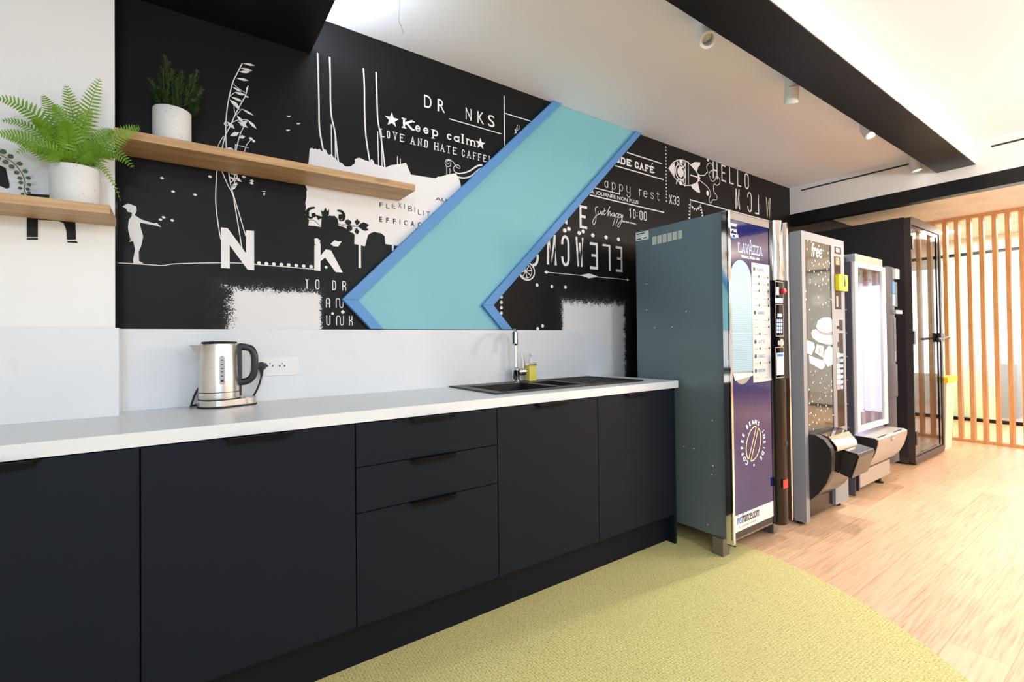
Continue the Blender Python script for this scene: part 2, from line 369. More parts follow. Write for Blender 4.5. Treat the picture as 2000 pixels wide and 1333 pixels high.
def obj(name, bm, mat, parent=None, bevel=0.0, smooth=False, seg=2):
    if bevel > 0:
        es = [e for e in bm.edges if len(e.link_faces) == 2 and e.calc_face_angle(0) > 0.6]
        bmesh.ops.bevel(bm, geom=es, offset=bevel, segments=seg, profile=0.5, affect='EDGES', clamp_overlap=True)
    me = bpy.data.meshes.new(name)
    if parent is not None: off = origin_of(parent)
    else:
        xs = [v.co for v in bm.verts]
        off = Vector(((min(p.x for p in xs)+max(p.x for p in xs))/2, (min(p.y for p in xs)+max(p.y for p in xs))/2, min(p.z for p in xs)))
    bmesh.ops.translate(bm, verts=bm.verts, vec=-off)
    if smooth:
        for f in bm.faces: f.smooth = True
    bm.to_mesh(me); bm.free()
    o = bpy.data.objects.new(name, me); COL.objects.link(o)
    me.materials.append(mat if not isinstance(mat, str) else M[mat])
    if smooth:
        try: me.set_sharp_from_angle(angle=R(38))
        except Exception: pass
    if parent is not None: o.parent = parent
    else: o.location = off
    return o
def tag(o, label, cat, group=None):
    o['label'] = label; o['category'] = cat
    if group: o['group'] = group
    return o
def thing(name, label, cat, loc, group=None):
    o = bpy.data.objects.new(name, None); COL.objects.link(o); o.location = loc; o.empty_display_size = 0.1
    return tag(o, label, cat, group)
def struct(name, bm, mat, parent=None, **k):
    o = obj(name, bm, mat, parent, **k)
    if parent is None: o['kind'] = 'structure'
    return o

# ---- flat print helpers: (u, v) on a vertical plane y = Y facing the camera
_layer = [0]
def quadpoly(bm, pts, Y):
    # printed pieces of one drawing lie a few hundredths of a millimetre apart
    _layer[0] = (_layer[0]+1) % 14; Y -= _layer[0]*3e-5
    try: bm.faces.new([bm.verts.new((p[0], Y, p[1])) for p in pts])
    except ValueError: pass
def ribbon(bm, pts, w, Y, smooth=0, closed=False, cap=True):
    P = [Vector((p[0], 0, p[1])) for p in pts]
    if smooth: P = smooth_path(P, smooth)
    if closed: P = P+[P[0]]
    n = len(P); L = []
    for i in range(n):
        a = P[i]-P[i-1] if i > 0 else (P[0]-P[-2] if closed else P[1]-P[0])
        b = P[i+1]-P[i] if i < n-1 else (P[1]-P[0] if closed else P[i]-P[i-1])
        a = a.normalized() if a.length > 1e-9 else b.normalized(); b = b.normalized() if b.length > 1e-9 else a
        na = Vector((-a.z, 0, a.x)); nb = Vector((-b.z, 0, b.x)); mm = na+nb
        if mm.length < 0.2: mm = na
        mm.normalize(); k = 1/max(0.45, mm.dot(na))
        L.append(mm*(w(i/(n-1)) if callable(w) else w)*0.5*k)
    for i in range(n-1):
        quadpoly(bm, [((P[i]+L[i]).x, (P[i]+L[i]).z), ((P[i]-L[i]).x, (P[i]-L[i]).z), ((P[i+1]-L[i+1]).x, (P[i+1]-L[i+1]).z), ((P[i+1]+L[i+1]).x, (P[i+1]+L[i+1]).z)], Y)
def disc(bm, c, rx, rz, Y, n=18):
    quadpoly(bm, [(c[0]+rx*math.cos(2*math.pi*i/n), c[1]+rz*math.sin(2*math.pi*i/n)) for i in range(n)], Y)
def star(bm, c, r, Y):
    quadpoly(bm, [(c[0]+(r if i % 2 == 0 else r*0.42)*math.sin(math.pi*i/5), c[1]+(r if i % 2 == 0 else r*0.42)*math.cos(math.pi*i/5)) for i in range(10)], Y)
_tc = {}
def glyphs(s, off=0.0, shear=0.0):
    k = (s, off, shear)
    if k not in _tc:
        c = bpy.data.curves.new('txt', 'FONT'); c.body = s; c.offset = off; c.shear = shear; c.resolution_u = 4
        o = bpy.data.objects.new('txt', c); COL.objects.link(o)
        dg = bpy.context.evaluated_depsgraph_get(); dg.update()
        me = bpy.data.meshes.new_from_object(o.evaluated_get(dg))
        _tc[k] = ([(v.co.x, v.co.y) for v in me.vertices], [tuple(p.vertices) for p in me.polygons])
        bpy.data.objects.remove(o); bpy.data.curves.remove(c); bpy.data.meshes.remove(me)
    return _tc[k]
_hb = glyphs('H')[0]; CAP = max(p[1] for p in _hb)
def text(bm, s, x0, x1, zb, zt, Y, off=0.0, shear=0.0, f=None):
    """string between x0 and x1, baseline zb, capital height up to zt"""
    vs, fs = glyphs(s, off, shear)
    if not vs: return
    a = min(p[0] for p in vs); b = max(p[0] for p in vs); sx = (x1-x0)/(b-a); sz = (zt-zb)/CAP
    mp = f or (lambda u, w: (u, Y, w))
    V = [bm.verts.new(mp(x0+(p[0]-a)*sx, zb+p[1]*sz)) for p in vs]
    for q in fs:
        try: bm.faces.new([V[i] for i in q])
        except ValueError: pass
def arc(cx, cy, rx, ry, a0, a1, n=8):
    return [(cx+rx*math.cos(R(a0+(a1-a0)*i/n)), cy+ry*math.sin(R(a0+(a1-a0)*i/n))) for i in range(n+1)]
# stroke letters in a unit box, for the condensed and slab lettering of the mural
G = {
 'A': [[(0,0),(.5,1),(1,0)], [(.19,.36),(.81,.36)]], '@': [[(0,0),(0,.72)]+arc(.5,.72,.5,.28,180,0)+[(1,0)], [(0,.42),(1,.42)]],
 'C': [arc(.5,.76,.5,.24,0,180)+arc(.5,.24,.5,.24,180,360)], 'D': [[(0,0),(0,1)]+arc(.45,.72,.55,.28,90,0)+arc(.45,.28,.55,.28,0,-90)+[(0,0)]],
 'E': [[(1,0),(0,0),(0,1),(1,1)], [(0,.52),(.75,.52)]], 'F': [[(0,0),(0,1),(1,1)], [(0,.52),(.75,.52)]], 'G': [arc(.5,.76,.5,.24,0,180)+arc(.5,.24,.5,.24,180,360)+[(1,.45),(.6,.45)]],
 'H': [[(0,0),(0,1)], [(1,0),(1,1)], [(0,.5),(1,.5)]], 'I': [[(.5,0),(.5,1)]], 'K': [[(0,0),(0,1)], [(1,1),(0,.42)], [(.3,.58),(1,0)]], 'k': [[(0,0),(0,1)], [(.85,1),(.85,.62),(.4,.5),(0,.5)], [(.4,.5),(1,.35),(1,0)]],
 'L': [[(0,1),(0,0),(1,0)]], 'M': [[(0,0),(0.08,1),(.5,.12),(.92,1),(1,0)]], 'N': [[(0,0),(0,1),(1,0),(1,1)]],
 'n': [[(0,0),(0,.78)]+arc(.26,.78,.26,.22,180,0)+arc(.76,.22,.24,.22,180,360)+[(1,1)]], 'O': [arc(.5,.76,.5,.24,0,180)+arc(.5,.24,.5,.24,180,360)+[(1,.76)]],
 'P': [[(0,0),(0,1),(.5,1)]+arc(.5,.75,.5,.25,90,-90)+[(0,.5)]], 'R': [[(0,0),(0,1),(.5,1)]+arc(.5,.74,.5,.26,90,-90)+[(0,.48)], [(.45,.48),(1,.3),(1,0)]],
 'T': [[(.5,0),(.5,1)], [(0,1),(1,1)]], 't': [[(.5,0),(.5,.8),(.1,1)], [(.5,.8),(.95,1)]], 'U': [[(0,1),(0,.24)]+arc(.5,.24,.5,.24,180,360)+[(1,1)]], 'V': [[(0,1),(.5,0),(1,1)]],
 'W': [[(0,1),(.22,0),(.5,.85),(.78,0),(1,1)]], 'X': [[(0,0),(1,1)], [(0,1),(1,0)]], '0': [arc(.5,.76,.5,.24,0,180)+arc(.5,.24,.5,.24,180,360)+[(1,.76)]],
 '1': [[(.2,.82),(.6,1),(.6,0)]], '3': [arc(.5,.74,.5,.26,150,-70)+[(.35,.5)]+arc(.5,.26,.5,.26,70,-150)], ':': [],
 'a': [arc(.45,.28,.45,.28,20,380,14), [(.93,.6),(.93,0)]], 'e': [[(.05,.31),(.95,.31)]+arc(.5,.3,.48,.3,10,320,12)], 'p': [[(.05,.6),(.05,-.35)], arc(.5,.3,.45,.3,180,-180,16)],
 'c': [arc(.5,.3,.48,.3,45,315,12)], 'l': [[(.5,0),(.5,1)]], 'm': [[(.0,0),(.0,.6)], [(0,.4)]+arc(.25,.4,.25,.2,180,0)+[(.5,0)], [(.5,.4)]+arc(.75,.4,.25,.2,180,0)+[(1,0)]],
 'y': [[(.05,.62),(.05,.25)]+arc(.5,.22,.45,.22,180,360)+[(.95,.62),(.95,-.2)]+arc(.5,-.2,.45,.2,0,-180)], 'r': [[(.15,0),(.15,.62)], [(.15,.4)]+arc(.6,.4,.45,.2,180,60)],
 's': [arc(.5,.46,.42,.15,20,190)+arc(.5,.16,.42,.15,90,-160)], 'q': [[(.4,.85),(.4,.1),(.7,0),(.95,.05)], [(.05,.62),(.9,.62)]],
}
def stroke(bm, ch, x0, x1, zb, zt, w, Y, serif=0.0, flipx=False):
    w *= .52; serif *= .6
    for pl in G[ch]:
        if flipx: pl = [(1-p[0], p[1]) for p in pl]
        Q = [(x0+w/2+p[0]*(x1-x0-w), zb+w/2+p[1]*(zt-zb-w)) for p in pl]
        # square the ends
        a = Vector(Q[0]); b = Vector(Q[1]); d = (a-b).normalized()*w/2 if (a-b).length > 0 else Vector((0, 0)); Q[0] = tuple(a+d)
        a = Vector(Q[-1]); b = Vector(Q[-2]); d = (a-b).normalized()*w/2 if (a-b).length > 0 else Vector((0, 0)); Q[-1] = tuple(a+d)
        ribbon(bm, Q, w, Y)
        if serif:
            for i in (0, -1):
                if abs(pl[i][1]) < .02 or abs(pl[i][1]-1) < .02 or abs(pl[i][1]-.6) < .02 or abs(pl[i][1]+.35) < .02:
                    c = Q[i]; s = 1 if i == -1 else 1
                    zc = c[1]+(w*0.25 if pl[i][1] < .3 else -w*0.25)
                    ribbon(bm, [(c[0]-serif, zc), (c[0]+serif, zc)], w*0.55, Y)

# ================================================================== THE ROOM
WX = 5.105          # bulkhead plane across the ceiling
LX = -0.088         # edge between the white wall section and the black mural wall
LY = -0.12          # plane of the white wall section
CZ = 2.65; SZ = 2.472; BZ0, BZ1 = 2.275, 2.385
bm = box(B(), -3.2, 11.2, -6.2, 0.1, -0.08, 0.0); struct('floor', bm, 'floor')
bm = box(B(), -3.2, WX, -6.2, 0.1, CZ, CZ+0.08); struct('ceiling', bm, 'ceiling')
bm = box(B(), WX+0.1, 11.2, -6.2, 0.1, SZ, SZ+0.06); struct('ceiling_lower', bm, 'perf')
bm = box(B(), WX, WX+0.1, -6.2, -0.001, BZ1, CZ-0.001); bk = struct('trim_1', bm, 'beamwhite')
bm = box(B(), WX-0.001, WX+0.101, -6.2, -0.001, BZ0, BZ1); obj('black_band', bm, 'soffit', bk)
for (a, b) in ((1565, 1790), (1936, 2000)):
    p = at(a, 372 if a < 1600 else 286.5, 'x', WX); q = at(b, 319.5 if a < 1600 else 271.5, 'x', WX)
    y1 = q.y if a < 1600 else -2.6
    obj('slot_diffuser', box(B(), WX-0.003, WX+0.003, p.y, y1, p.z-0.007, p.z+0.006), 'ink', bk)
bm = box(B(), LX, 11.2, 0.0, 0.1, 0.0, CZ); wall = struct('wall_back', bm, 'mural')
bm = box(B(), -3.2, LX, LY, 0.1, 0.0, CZ); wl = struct('wall_back_left', bm, 'white_wall')
obj('return_face', box(B(), LX-0.0005, LX+0.001, LY+0.002, -0.0005, 1.23, CZ), 'black_ink', wl)
struct('wall_left', box(B(), -3.3, -3.2, -6.2, 0.1, 0, CZ), 'white_wall')
struct('wall_right', box(B(), 11.2, 11.3, -6.2, 0.1, 0, CZ), 'white_wall')
# front wall (behind the camera) with a glazed opening
bm = B(); box(bm, -3.2, -2.6, -6.3, -6.2, 0, CZ); box(bm, 1.6, 11.2, -6.3, -6.2, 0, CZ); box(bm, -2.6, 1.6, -6.3, -6.2, 0, 0.5); box(bm, -2.6, 1.6, -6.3, -6.2, 2.5, CZ)
struct('wall_front', bm, 'backwall')
# dropped black soffit: the panel over the counter and the beam running to the bulkhead
B1, B2 = -1.116, -1.340
bm = B(); box(bm, -3.19, 0.584, B2, -0.13, SZ, SZ+.03); box(bm, LX+0.002, 0.584, -0.13, -0.001, SZ, SZ+.03)
struct('trim_2', bm, 'soffit')
bm = box(B(), 0.585, WX-0.002, B2, B1, SZ, CZ-0.001); bm2 = bm
beam = struct('trim_3', bm, 'soffit')
obj('white_fascia', box(B(), 0.586, WX-0.002, B2-0.004, B2-0.0005, SZ+0.003, CZ-0.001), 'beamwhite', beam)

# ------------------------------------------------------------------ mural print
W = onY(0.0)
YW, YB = -0.0010, -0.0022
A = zoomed(W, 400, 80, 4.4425); Bz = zoomed(W, 700, 150, 4.4425); Cz = zoomed(W, 500, 350, 4.3)
Dz = zoomed(W, 0, 300, 3.332); Ez = zoomed(W, 1180, 270, 5.263); Fz = zoomed(W, 1000, 380, 4.443); Hz = zoomed(W, 620, 170, 2.72)
dr = B()          # white drawings
def rib(f, pts, w, smooth=0, bmx=None, Y=YW): ribbon(bmx if bmx is not None else dr, [f(*p) for p in pts], (lambda t: w(t)*.62) if callable(w) else w*.62, Y, smooth)
def poly(f, pts, bmx=None, Y=YW): quadpoly(bmx if bmx is not None else dr, [f(*p) for p in pts], Y)
def leafp(f, a, b, wd, bmx=None, Y=YW):
    p, q = Vector(f(*a)), Vector(f(*b)); d = q-p; n = Vector((-d.y, d.x)).normalized()*wd
    wd *= .8; n = n*.8
    quadpoly(bmx if bmx is not None else dr, [tuple(p), tuple(p+d*.3+n*.7), tuple(p+d*.6+n), tuple(q), tuple(p+d*.6-n), tuple(p+d*.3-n*.7)], Y)
# tall grass stalk
for pts, w in (([(325,195),(290,265),(240,370),(205,520),(190,620),(183,720),(182,800),(187,935),(190,960)], .006), ([(375,390),(350,480),(300,570),(265,640),(220,740),(175,830),(145,960)], .006),
               ([(370,690),(325,770),(295,850),(268,970)], .005), ([(165,825),(130,880),(108,940)], .004), ([(260,900),(380,930)], .004), ([(338,975),(365,900),(400,860)], .004), ([(180,700),(168,720),(180,740)], .004),
               ([(235,365),(300,420),(350,450)], .003), ([(220,480),(260,450),(300,450),(355,470)], .004), ([(320,590),(270,640),(255,560),(300,590)], .003), ([(190,740),(280,690),(370,685)], .004), ([(265,905),(262,960)], .004)):
    rib(A, pts, w, 5)
for a, b, w in (((330,195),(437,215),.006),((310,237),(415,260),.007),((295,270),(398,270),.007),((275,325),(380,345),.007),((240,400),(320,445),.006),((260,450),(355,470),.007),((225,485),(335,530),.007),((215,510),(300,580),.011),((250,530),(300,600),.008),
                ((320,590),(425,650),.006),((275,645),(340,720),.008),((190,700),(260,765),.010),((285,700),(375,755),.009),((310,740),(360,690),.006),((370,685),(450,765),.008),((220,825),(300,795),.010),((295,840),(350,830),.009),((190,930),(250,942),.007),((380,840),(420,860),.008),((410,860),(437,880),.008),((345,480),(384,490),.005),((360,430),(372,400),.005)):
    leafp(A, a, b, w)
for p in ((730,653),(812,717),(722,774)):
    poly(A, [(p[0]-20,p[1]-3),(p[0]+20,p[1]-3),(p[0]+5,p[1]+9),(p[0]-8,p[1]+8)])
for pts, w in (([(978,105),(985,340),(990,560),(993,740),(1010,860),(1030,960)], .011), ([(1083,140),(1088,340),(1090,540),(1100,660),(1130,800),(1145,950),(1160,1060)], .011), ([(1097,725),(1101,1000)], .008), ([(1130,790),(1133,1030)], .007),
               ([(1376,237),(1384,400),(1386,600),(1393,780),(1410,920),(1432,1050)], .011), ([(1486,272),(1492,480),(1500,680),(1525,820),(1545,960),(1562,1100)], .011), ([(1498,785),(1508,1090)], .008), ([(1532,800),(1538,1095)], .007), ([(1670,1000),(1671,1080)], .006), ([(1695,1022),(1697,1075)], .006)):
    rib(A, pts, w, 4)
# the big white patch
out = [A(*p) for p in ((888,1085),(900,1060),(908,960),(912,935),(930,930),(945,940),(962,935),(975,945),(995,937),(1008,952),(1022,963),(1040,940),(1058,955),(1060,975),(1078,990),(1100,982),(1118,1012),(1135,1022),(1158,1052),(1190,1060),(1205,1080),(1220,1092),(1268,1090),(1283,1075),(1298,1068),(1305,1045),(1300,1030),(1320,1018),(1345,1015),(1385,1035),(1425,1048),(1448,1025),(1465,1045),(1470,1068),(1500,1078),(1570,1100),(1612,1080),(1700,1068),(1745,1058))]
out += [Bz(*p) for p in ((455,850),(570,868),(668,882),(690,868),(720,866),(770,850),(845,838),(872,885),(890,950))]
out += [W(*p) for p in ((860,440),(782,498))]
out += [Cz(*p) for p in ((1190,562),(1120,552),(1085,545),(1080,480),(1050,455),(1020,450),(995,443),(960,455),(940,470),(915,565),(825,545),(828,470),(818,455),(792,446),(770,425),(740,405),(692,392),(688,350),(672,320),(620,306),(600,310),(555,330),(545,405),(500,395),(440,390),(445,345),(412,300),(418,240),(414,200),(424,150),(422,110),(428,85),(415,60),(417,0))]
quadpoly(dr, out, YW)
# child with an outstretched hand, petals, ground line
poly(Dz, [(795,345),(835,325),(885,345),(890,370),(877,402),(920,430),(1000,455),(1020,452),(1050,480),(1005,468),(912,450),(912,470),(932,540),(920,600),(903,640),(905,700),(935,717),(868,715),(866,690),(880,625),(866,572),(838,576),(850,565),(835,500),(833,480),(838,435),(858,405),(858,386),(830,380),(822,360)])
for p in ((1055,160),(1367,150),(1127,248),(1270,268),(1045,430),(1065,415),(1122,435),(1587,152),(1640,178),(1638,193)):
    poly(Dz, [(p[0]-14,p[1]-3),(p[0],p[1]-8),(p[0]+13,p[1]+2),(p[0]+4,p[1]+10),(p[0]-8,p[1]+6)])
rib(Dz, [(752,712),(870,718),(980,725),(1060,730),(1150,718),(1440,712),(1600,716),(1666,722)], .005, 4)
rib(Cz, [(0,718),(300,742),(490,758)], .005)
for i in range(8): disc(dr, Cz(25+62.5*i, 706+4.2*i), .0075, .0075, YW)
disc(dr, Cz(588,741), .0065, .0065, YW)
for pts in ([(1412,95),(1403,290),(1415,430),(1437,560)], [(1435,95),(1480,200),(1515,270),(1530,350),(1575,620)], [(1485,95),(1500,200),(1525,290),(1600,540)], [(1520,95),(1528,180),(1510,240)], [(1490,160),(1560,165)], [(1500,130),(1545,150),(1500,190)], [(1510,220),(1540,190)]):
    rib(Dz, pts, .0055, 5)
for a, b in (((1490,150),(1540,180)),((1510,205),(1550,200)),((1500,115),(1550,140)),((1530,160),(1575,185)),((1500,240),(1540,210))): leafp(Dz, a, b, .006)
poly(Cz, [(50,100),(80,102),(78,108),(55,106)]); poly(Cz, [(60,118),(76,116),(74,135),(65,140)])
# swirls, lines and stars
rib(Bz, [(790,745),(775,760),(765,745),(780,725),(800,740),(795,775),(770,780),(752,755),(760,725),(790,720),(825,745),(850,785),(880,795),(870,770),(840,770),(825,795),(840,830),(890,840),(960,820),(1030,775),(1075,768)], lambda t: .005+.012*max(0, t-.75)*4, 5)
rib(Bz, [(860,872),(920,880),(980,860),(1040,810),(1065,795)], .014, 5)
rib(Bz, [(765,780),(766,850)], .005); rib(Bz, [(793,795),(794,845)], .005); rib(Bz, [(338,690),(338,755)], .004); rib(Bz, [(362,712),(363,752)], .004)
rib(Bz, [(788,366),(1240,497)], .0085); rib(Bz, [(1263,165),(1268,612)], .010); rib(Bz, [(1270,318),(1520,394)], .0095)
rib(Bz, [(1352,500),(1365,465),(1380,420)], .004); rib(Bz, [(1362,475),(1395,455),(1392,425)], .004)
for a, b in (((1355,455),(1365,470)),((1370,440),(1380,455)),((1360,490),(1375,480))): leafp(Bz, a, b, .006)
star(dr, Bz(290,375), .038, YW); star(dr, Bz(1058,582), .033, YW)
# right hand part: rules, dotted line, rocket, bunting, arrow, fruit slice
for a, b, w in (((232,147),(592,263),.013),((112,283),(610,428),.013),((-150,585),(615,765),.013),((-120,505),(155,575),.010),((155,575),(157,540),.010),((877,633),(1780,875),.014),((1270,762),(1730,893),.010)):
    rib(Ez, [a, b], w)
for i in range(17): disc(dr, Ez(632+0.45*i, 95+34.6*i), .0072, .0062, YW)
poly(Ez, [(1472,825),(1490,800),(1508,835)]); rib(Ez, [(1388,780),(1388,800)], .01)
rib(Ez, [(665,312),(705,255),(755,228),(805,226),(860,250),(920,312),(968,378)], .012, 4); rib(Ez, [(665,312),(700,370),(745,432),(800,475),(855,487),(920,475),(970,440)], .012, 4)
poly(Ez, [(655,310),(690,282),(722,252),(724,395),(700,360),(675,325)])
for x in (835, 865): rib(Ez, [(x,240),(x,478)], .010)
for i in range(14): disc(dr, Ez(820, 245+17*i), .006, .006, YW, 8)
c = Ez(783,350)
ribbon(dr, arc(c[0], c[1], .062, .062, 0, 360, 24), .010, YW); disc(dr, c, .040, .040, YW)
c = Ez(790,228); ribbon(dr, arc(c[0], c[1], .055, .055, 185, 355, 16), .010, YW); disc(dr, (c[0], c[1]-.012), .022, .016, YW)
c = Ez(785,480); ribbon(dr, arc(c[0], c[1]-.01, .055, .055, 5, 175, 16), .010, YW); disc(dr, (c[0], c[1]+.014), .022, .016, YW)
poly(Ez, [(888,270),(930,245),(985,250),(985,275),(965,300),(950,345),(920,310)]); poly(Ez, [(890,485),(920,475),(962,455),(985,555),(985,568),(945,550),(905,515)])
poly(Ez, [(960,372),(975,368),(978,395),(990,410),(980,425),(978,442),(960,440)]); rib(Ez, [(885,380),(975,405)], .016)
rib(Ez, [(975,382),(1030,382),(1045,362),(1062,350),(1052,300),(1068,262),(1092,256),(1112,280),(1122,322),(1088,345),(1075,380),(1090,400),(1095,430),(1120,445),(1140,425),(1148,395),(1175,405),(1190,440),(1180,475),(1150,485),(1130,470),(1122,515),(1130,560),(1157,595),(1150,635),(1115,635),(1100,665),(1080,655),(1078,615),(1092,590),(1085,545),(1050,490),(975,430)], .010, 4)
disc(dr, Ez(1062,565), .018, .022, YW); disc(dr, Ez(1065,222), .014, .016, YW)
rib(Ez, [(887,645),(880,845)], .006); rib(Ez, [(893,690),(940,730),(990,688)], .006, 5); rib(Ez, [(990,680),(1018,810)], .006)
for i in range(5): poly(Ez, [(886-i,670+35*i),(886-i,695+35*i),(864-i,682+35*i)])
for p in ((905,705),(925,722),(948,730),(970,718)): poly(Ez, [(p[0]-10,p[1]-4),(p[0]+10,p[1]-2),(p[0],p[1]+24)])
for i in range(4): poly(Ez, [(993+6*i,700+28*i),(998+6*i,722+28*i),(978+6*i,716+28*i)])
rib(Fz, [(285,674),(1010,742)], .006)
poly(Fz, [(278,675),(298,660),(320,678),(298,690)]); poly(Fz, [(985,740),(1000,730),(1016,743),(1000,754)]); poly(Fz, [(585,702),(640,692),(665,686),(692,694),(750,716),(692,724),(665,730),(640,718)])
for i in range(4): disc(dr, W(979, 580.5+10.5*i), .0095, .0095, YW)
for p in ((217,787),(345,800),(463,806),(222,1167),(265,1142)): disc(dr, Fz(*p), .011, .011, YW, 10)
c = Fz(128,668); ribbon(dr, arc(c[0], c[1], .058, .052, 0, 360, 28), .008, YW); ribbon(dr, arc(c[0]-.008, c[1], .045, .042, 0, 360, 24), .004, YW)
for k in range(8):
    a = k*math.pi/4+.2; ribbon(dr, [(c[0]-.008, c[1]), (c[0]-.008+.044*math.cos(a), c[1]+.041*math.sin(a))], .005, YW)
obj('white_drawing', dr, 'white_ink', wall)
# ---- lettering
le = B()
def ln(f, y0, y1, u): return f(u, y0)[1], f(u, y1)[1]
def xr(f, a, b, v=300): return f(a, v)[0], f(b, v)[0]
zb = Bz(570,263)[1]; zt = Bz(568,153)[1]
for ch, a, b in (('D',570,635),('R',687,750),('N',930,980),('K',1032,1088),('S',1123,1180)):
    x0, x1 = xr(Bz, a, b); text(le, ch, x0, x1, zb, zt, YW)
zb = Bz(390,446)[1]; zt = Bz(388,358)[1]
for ch, a, b, w, s in (('K',385,470,.022,.020),('e',490,537,.014,0),('e',560,608,.014,0),('p',636,692,.014,.016),('c',764,808,.014,0),('a',824,876,.014,0),('l',886,916,.018,.014),('m',934,1010,.014,.013)):
    x0, x1 = xr(Bz, a, b); stroke(le, ch, x0, x1, zb, zt, w, YW, s)
zb = Bz(195,522)[1]; zt = Bz(190,450)[1]
for ch, a, b in zip('LOVEANDHATECAFFEI', (190,245,300,357,450,513,570,655,708,766,815,893,938,990,1034,1078,1120), (217,271,331,388,486,545,600,690,742,791,843,918,969,1014,1056,1102,1140)):
    x0, x1 = xr(Bz, a, b); stroke(le, ch, x0, x1, zb, zt, .0095, YW, .010)
# N, K and I of the big word
zb = Dz(1440,730)[1]; zt = Dz(1437,497)[1]; x0, x1 = xr(Dz, 1437, 1652); text(le, 'N', x0, x1, zb, zt, YW, .045)
poly(Cz, [(490,560),(542,540),(541,774),(489,768)], le); poly(Cz, [(542,645),(585,590),(630,600),(728,787),(668,782),(580,660),(542,690)], le); poly(Cz, [(625,545),(660,515),(690,525),(720,522),(690,568),(650,565)], le); poly(Cz, [(490,500),(515,497),(540,520),(530,555),(492,550)], le)
poly(Cz, [(861,552),(880,550),(881,748),(861,746)], le); poly(Cz, [(1140,556),(1157,556),(1155,604),(1140,602)], le)
for row, zz in ((( ('t',413,442),('O',497,532),('D',640,672),('R',724,756) ), (922,838)), ((('@',586,621),('n',668,733)), (1080,996)), ((('U',588,622),('n',670,736),('k',778,810)), (1228,1146))):
    u = row[0][1]; zb = Cz(u, zz[0])[1]; zt = Cz(u, zz[1])[1]
    for ch, a, b in row:
        x0, x1 = xr(Cz, a, b, 900); stroke(le, ch, x0, x1, zb, zt, .0075, YW)
disc(le, Cz(728,1117), .008, .008, YW); disc(le, Cz(643,1130), .006, .006, YW)
zb = Ez(180,268)[1]; zt = Ez(176,192)[1]
for ch, a, b in (('O',120,160),('D',172,218),('E',230,276),('C',314,355),('A',364,404),('F',418,456),('E',468,506)):
    x0, x1 = xr(Ez, a, b); stroke(le, ch, x0, x1, zb, zt, .024, YW, .020)
rib(Ez, [(485,275),(500,258)], .012, 0, le)
zb = Ez(5,506)[1]; zt = Ez(152,390)[1]+.05; zt = zb+(Ez(5,432)[1]-zb)/.62
for ch, a, b in (('a',0,38),('p',74,115),('p',150,190),('y',224,266),('r',352,384),('e',398,440),('s',470,506),('q',532,566)):
    x0, x1 = xr(Ez, a, b); stroke(le, ch, x0, x1, zb, zt, .0085, YW)
x0, x1 = W(1130,378)[0], W(1246.8,392)[0]; text(le, 'PAS LA JOURN\u00c9E NON PLUS', x0, x1, W(1246,399)[1], W(1246,392.6)[1], YW, .01)
zb = Ez(255,817)[1]; zt = Ez(252,718)[1]
for ch, a, b in (('1',247,272),('0',289,315),('0',354,386),('0',398,430)):
    x0, x1 = xr(Ez, a, b); stroke(le, ch, x0, x1, zb, zt, .013, YW)
for v in (.35, .68): disc(le, (Ez(338,800)[0], zb+(zt-zb)*v), .005, .005, YW, 10)
zb = Ez(668,672)[1]; zt = Ez(665,577)[1]
for ch, a, b in (('X',663,692),('3',700,732),('3',735,766)):
    x0, x1 = xr(Ez, a, b); stroke(le, ch, x0, x1, zb, zt, .014, YW)
zb = Ez(1205,440)[1]-.0; zt = min(CZ-.004, Ez(1205,268)[1])
for ch, a, b in (('H',1115,1163),('E',1203,1248),('L',1283,1326),('L',1364,1405),('O',1440,1482)):
    x0, x1 = xr(Ez, a, b); stroke(le, ch, x0, x1, zb, zt, .026, YW)
zb = Ez(1345,722)[1]; zt = Ez(1345,507)[1]
for ch, a, b, fl in (('M',1342,1388,0),('C',1464,1510,1),('L',1542,1582,1),('W',1655,1702,0)):
    x0, x1 = xr(Ez, a, b); stroke(le, ch, x0, x1, zb, zt, .026, YW, 0, bool(fl))
zb = Fz(305,608)[1]; zt = Fz(425,348)[1]
for ch, a, b, fl in (('M',298,384,0),('C',424,496,1),('W',550,618,0),('E',672,740,1),('L',783,850,1),('E',896,953,1)):
    x0, x1 = xr(Fz, a, b)
    if ch == 'L' and fl:
        ribbon(le, [(x1-.008, zb), (x1-.008, zt-.02)], .016, YW); ribbon(le, [(x0, zt-.027), (x1, zt-.027)], .014, YW)
    else: stroke(le, ch, x0, x1, zb, zt-(.02 if ch == 'E' else 0), .034 if ch in 'CEM' else .030, YW, 0, bool(fl))
for p in ((457,313),(493,300),(582,335),(617,322),(700,355),(815,372),(923,390)):
    disc(le, Fz(*p), .016, .013, YW)
x0, x1 = xr(Fz, 585, 650, 200); stroke(le, 'E', x0, x1, Fz(590,292)[1], Fz(590,92)[1], .034, YW)
poly(Fz, [(458,222),(480,200),(480,262),(458,250)], le); c = Fz(205,545); ribbon(le, arc(c[0]-.02, c[1], .035, .05, -100, 20, 12), .017, YW)
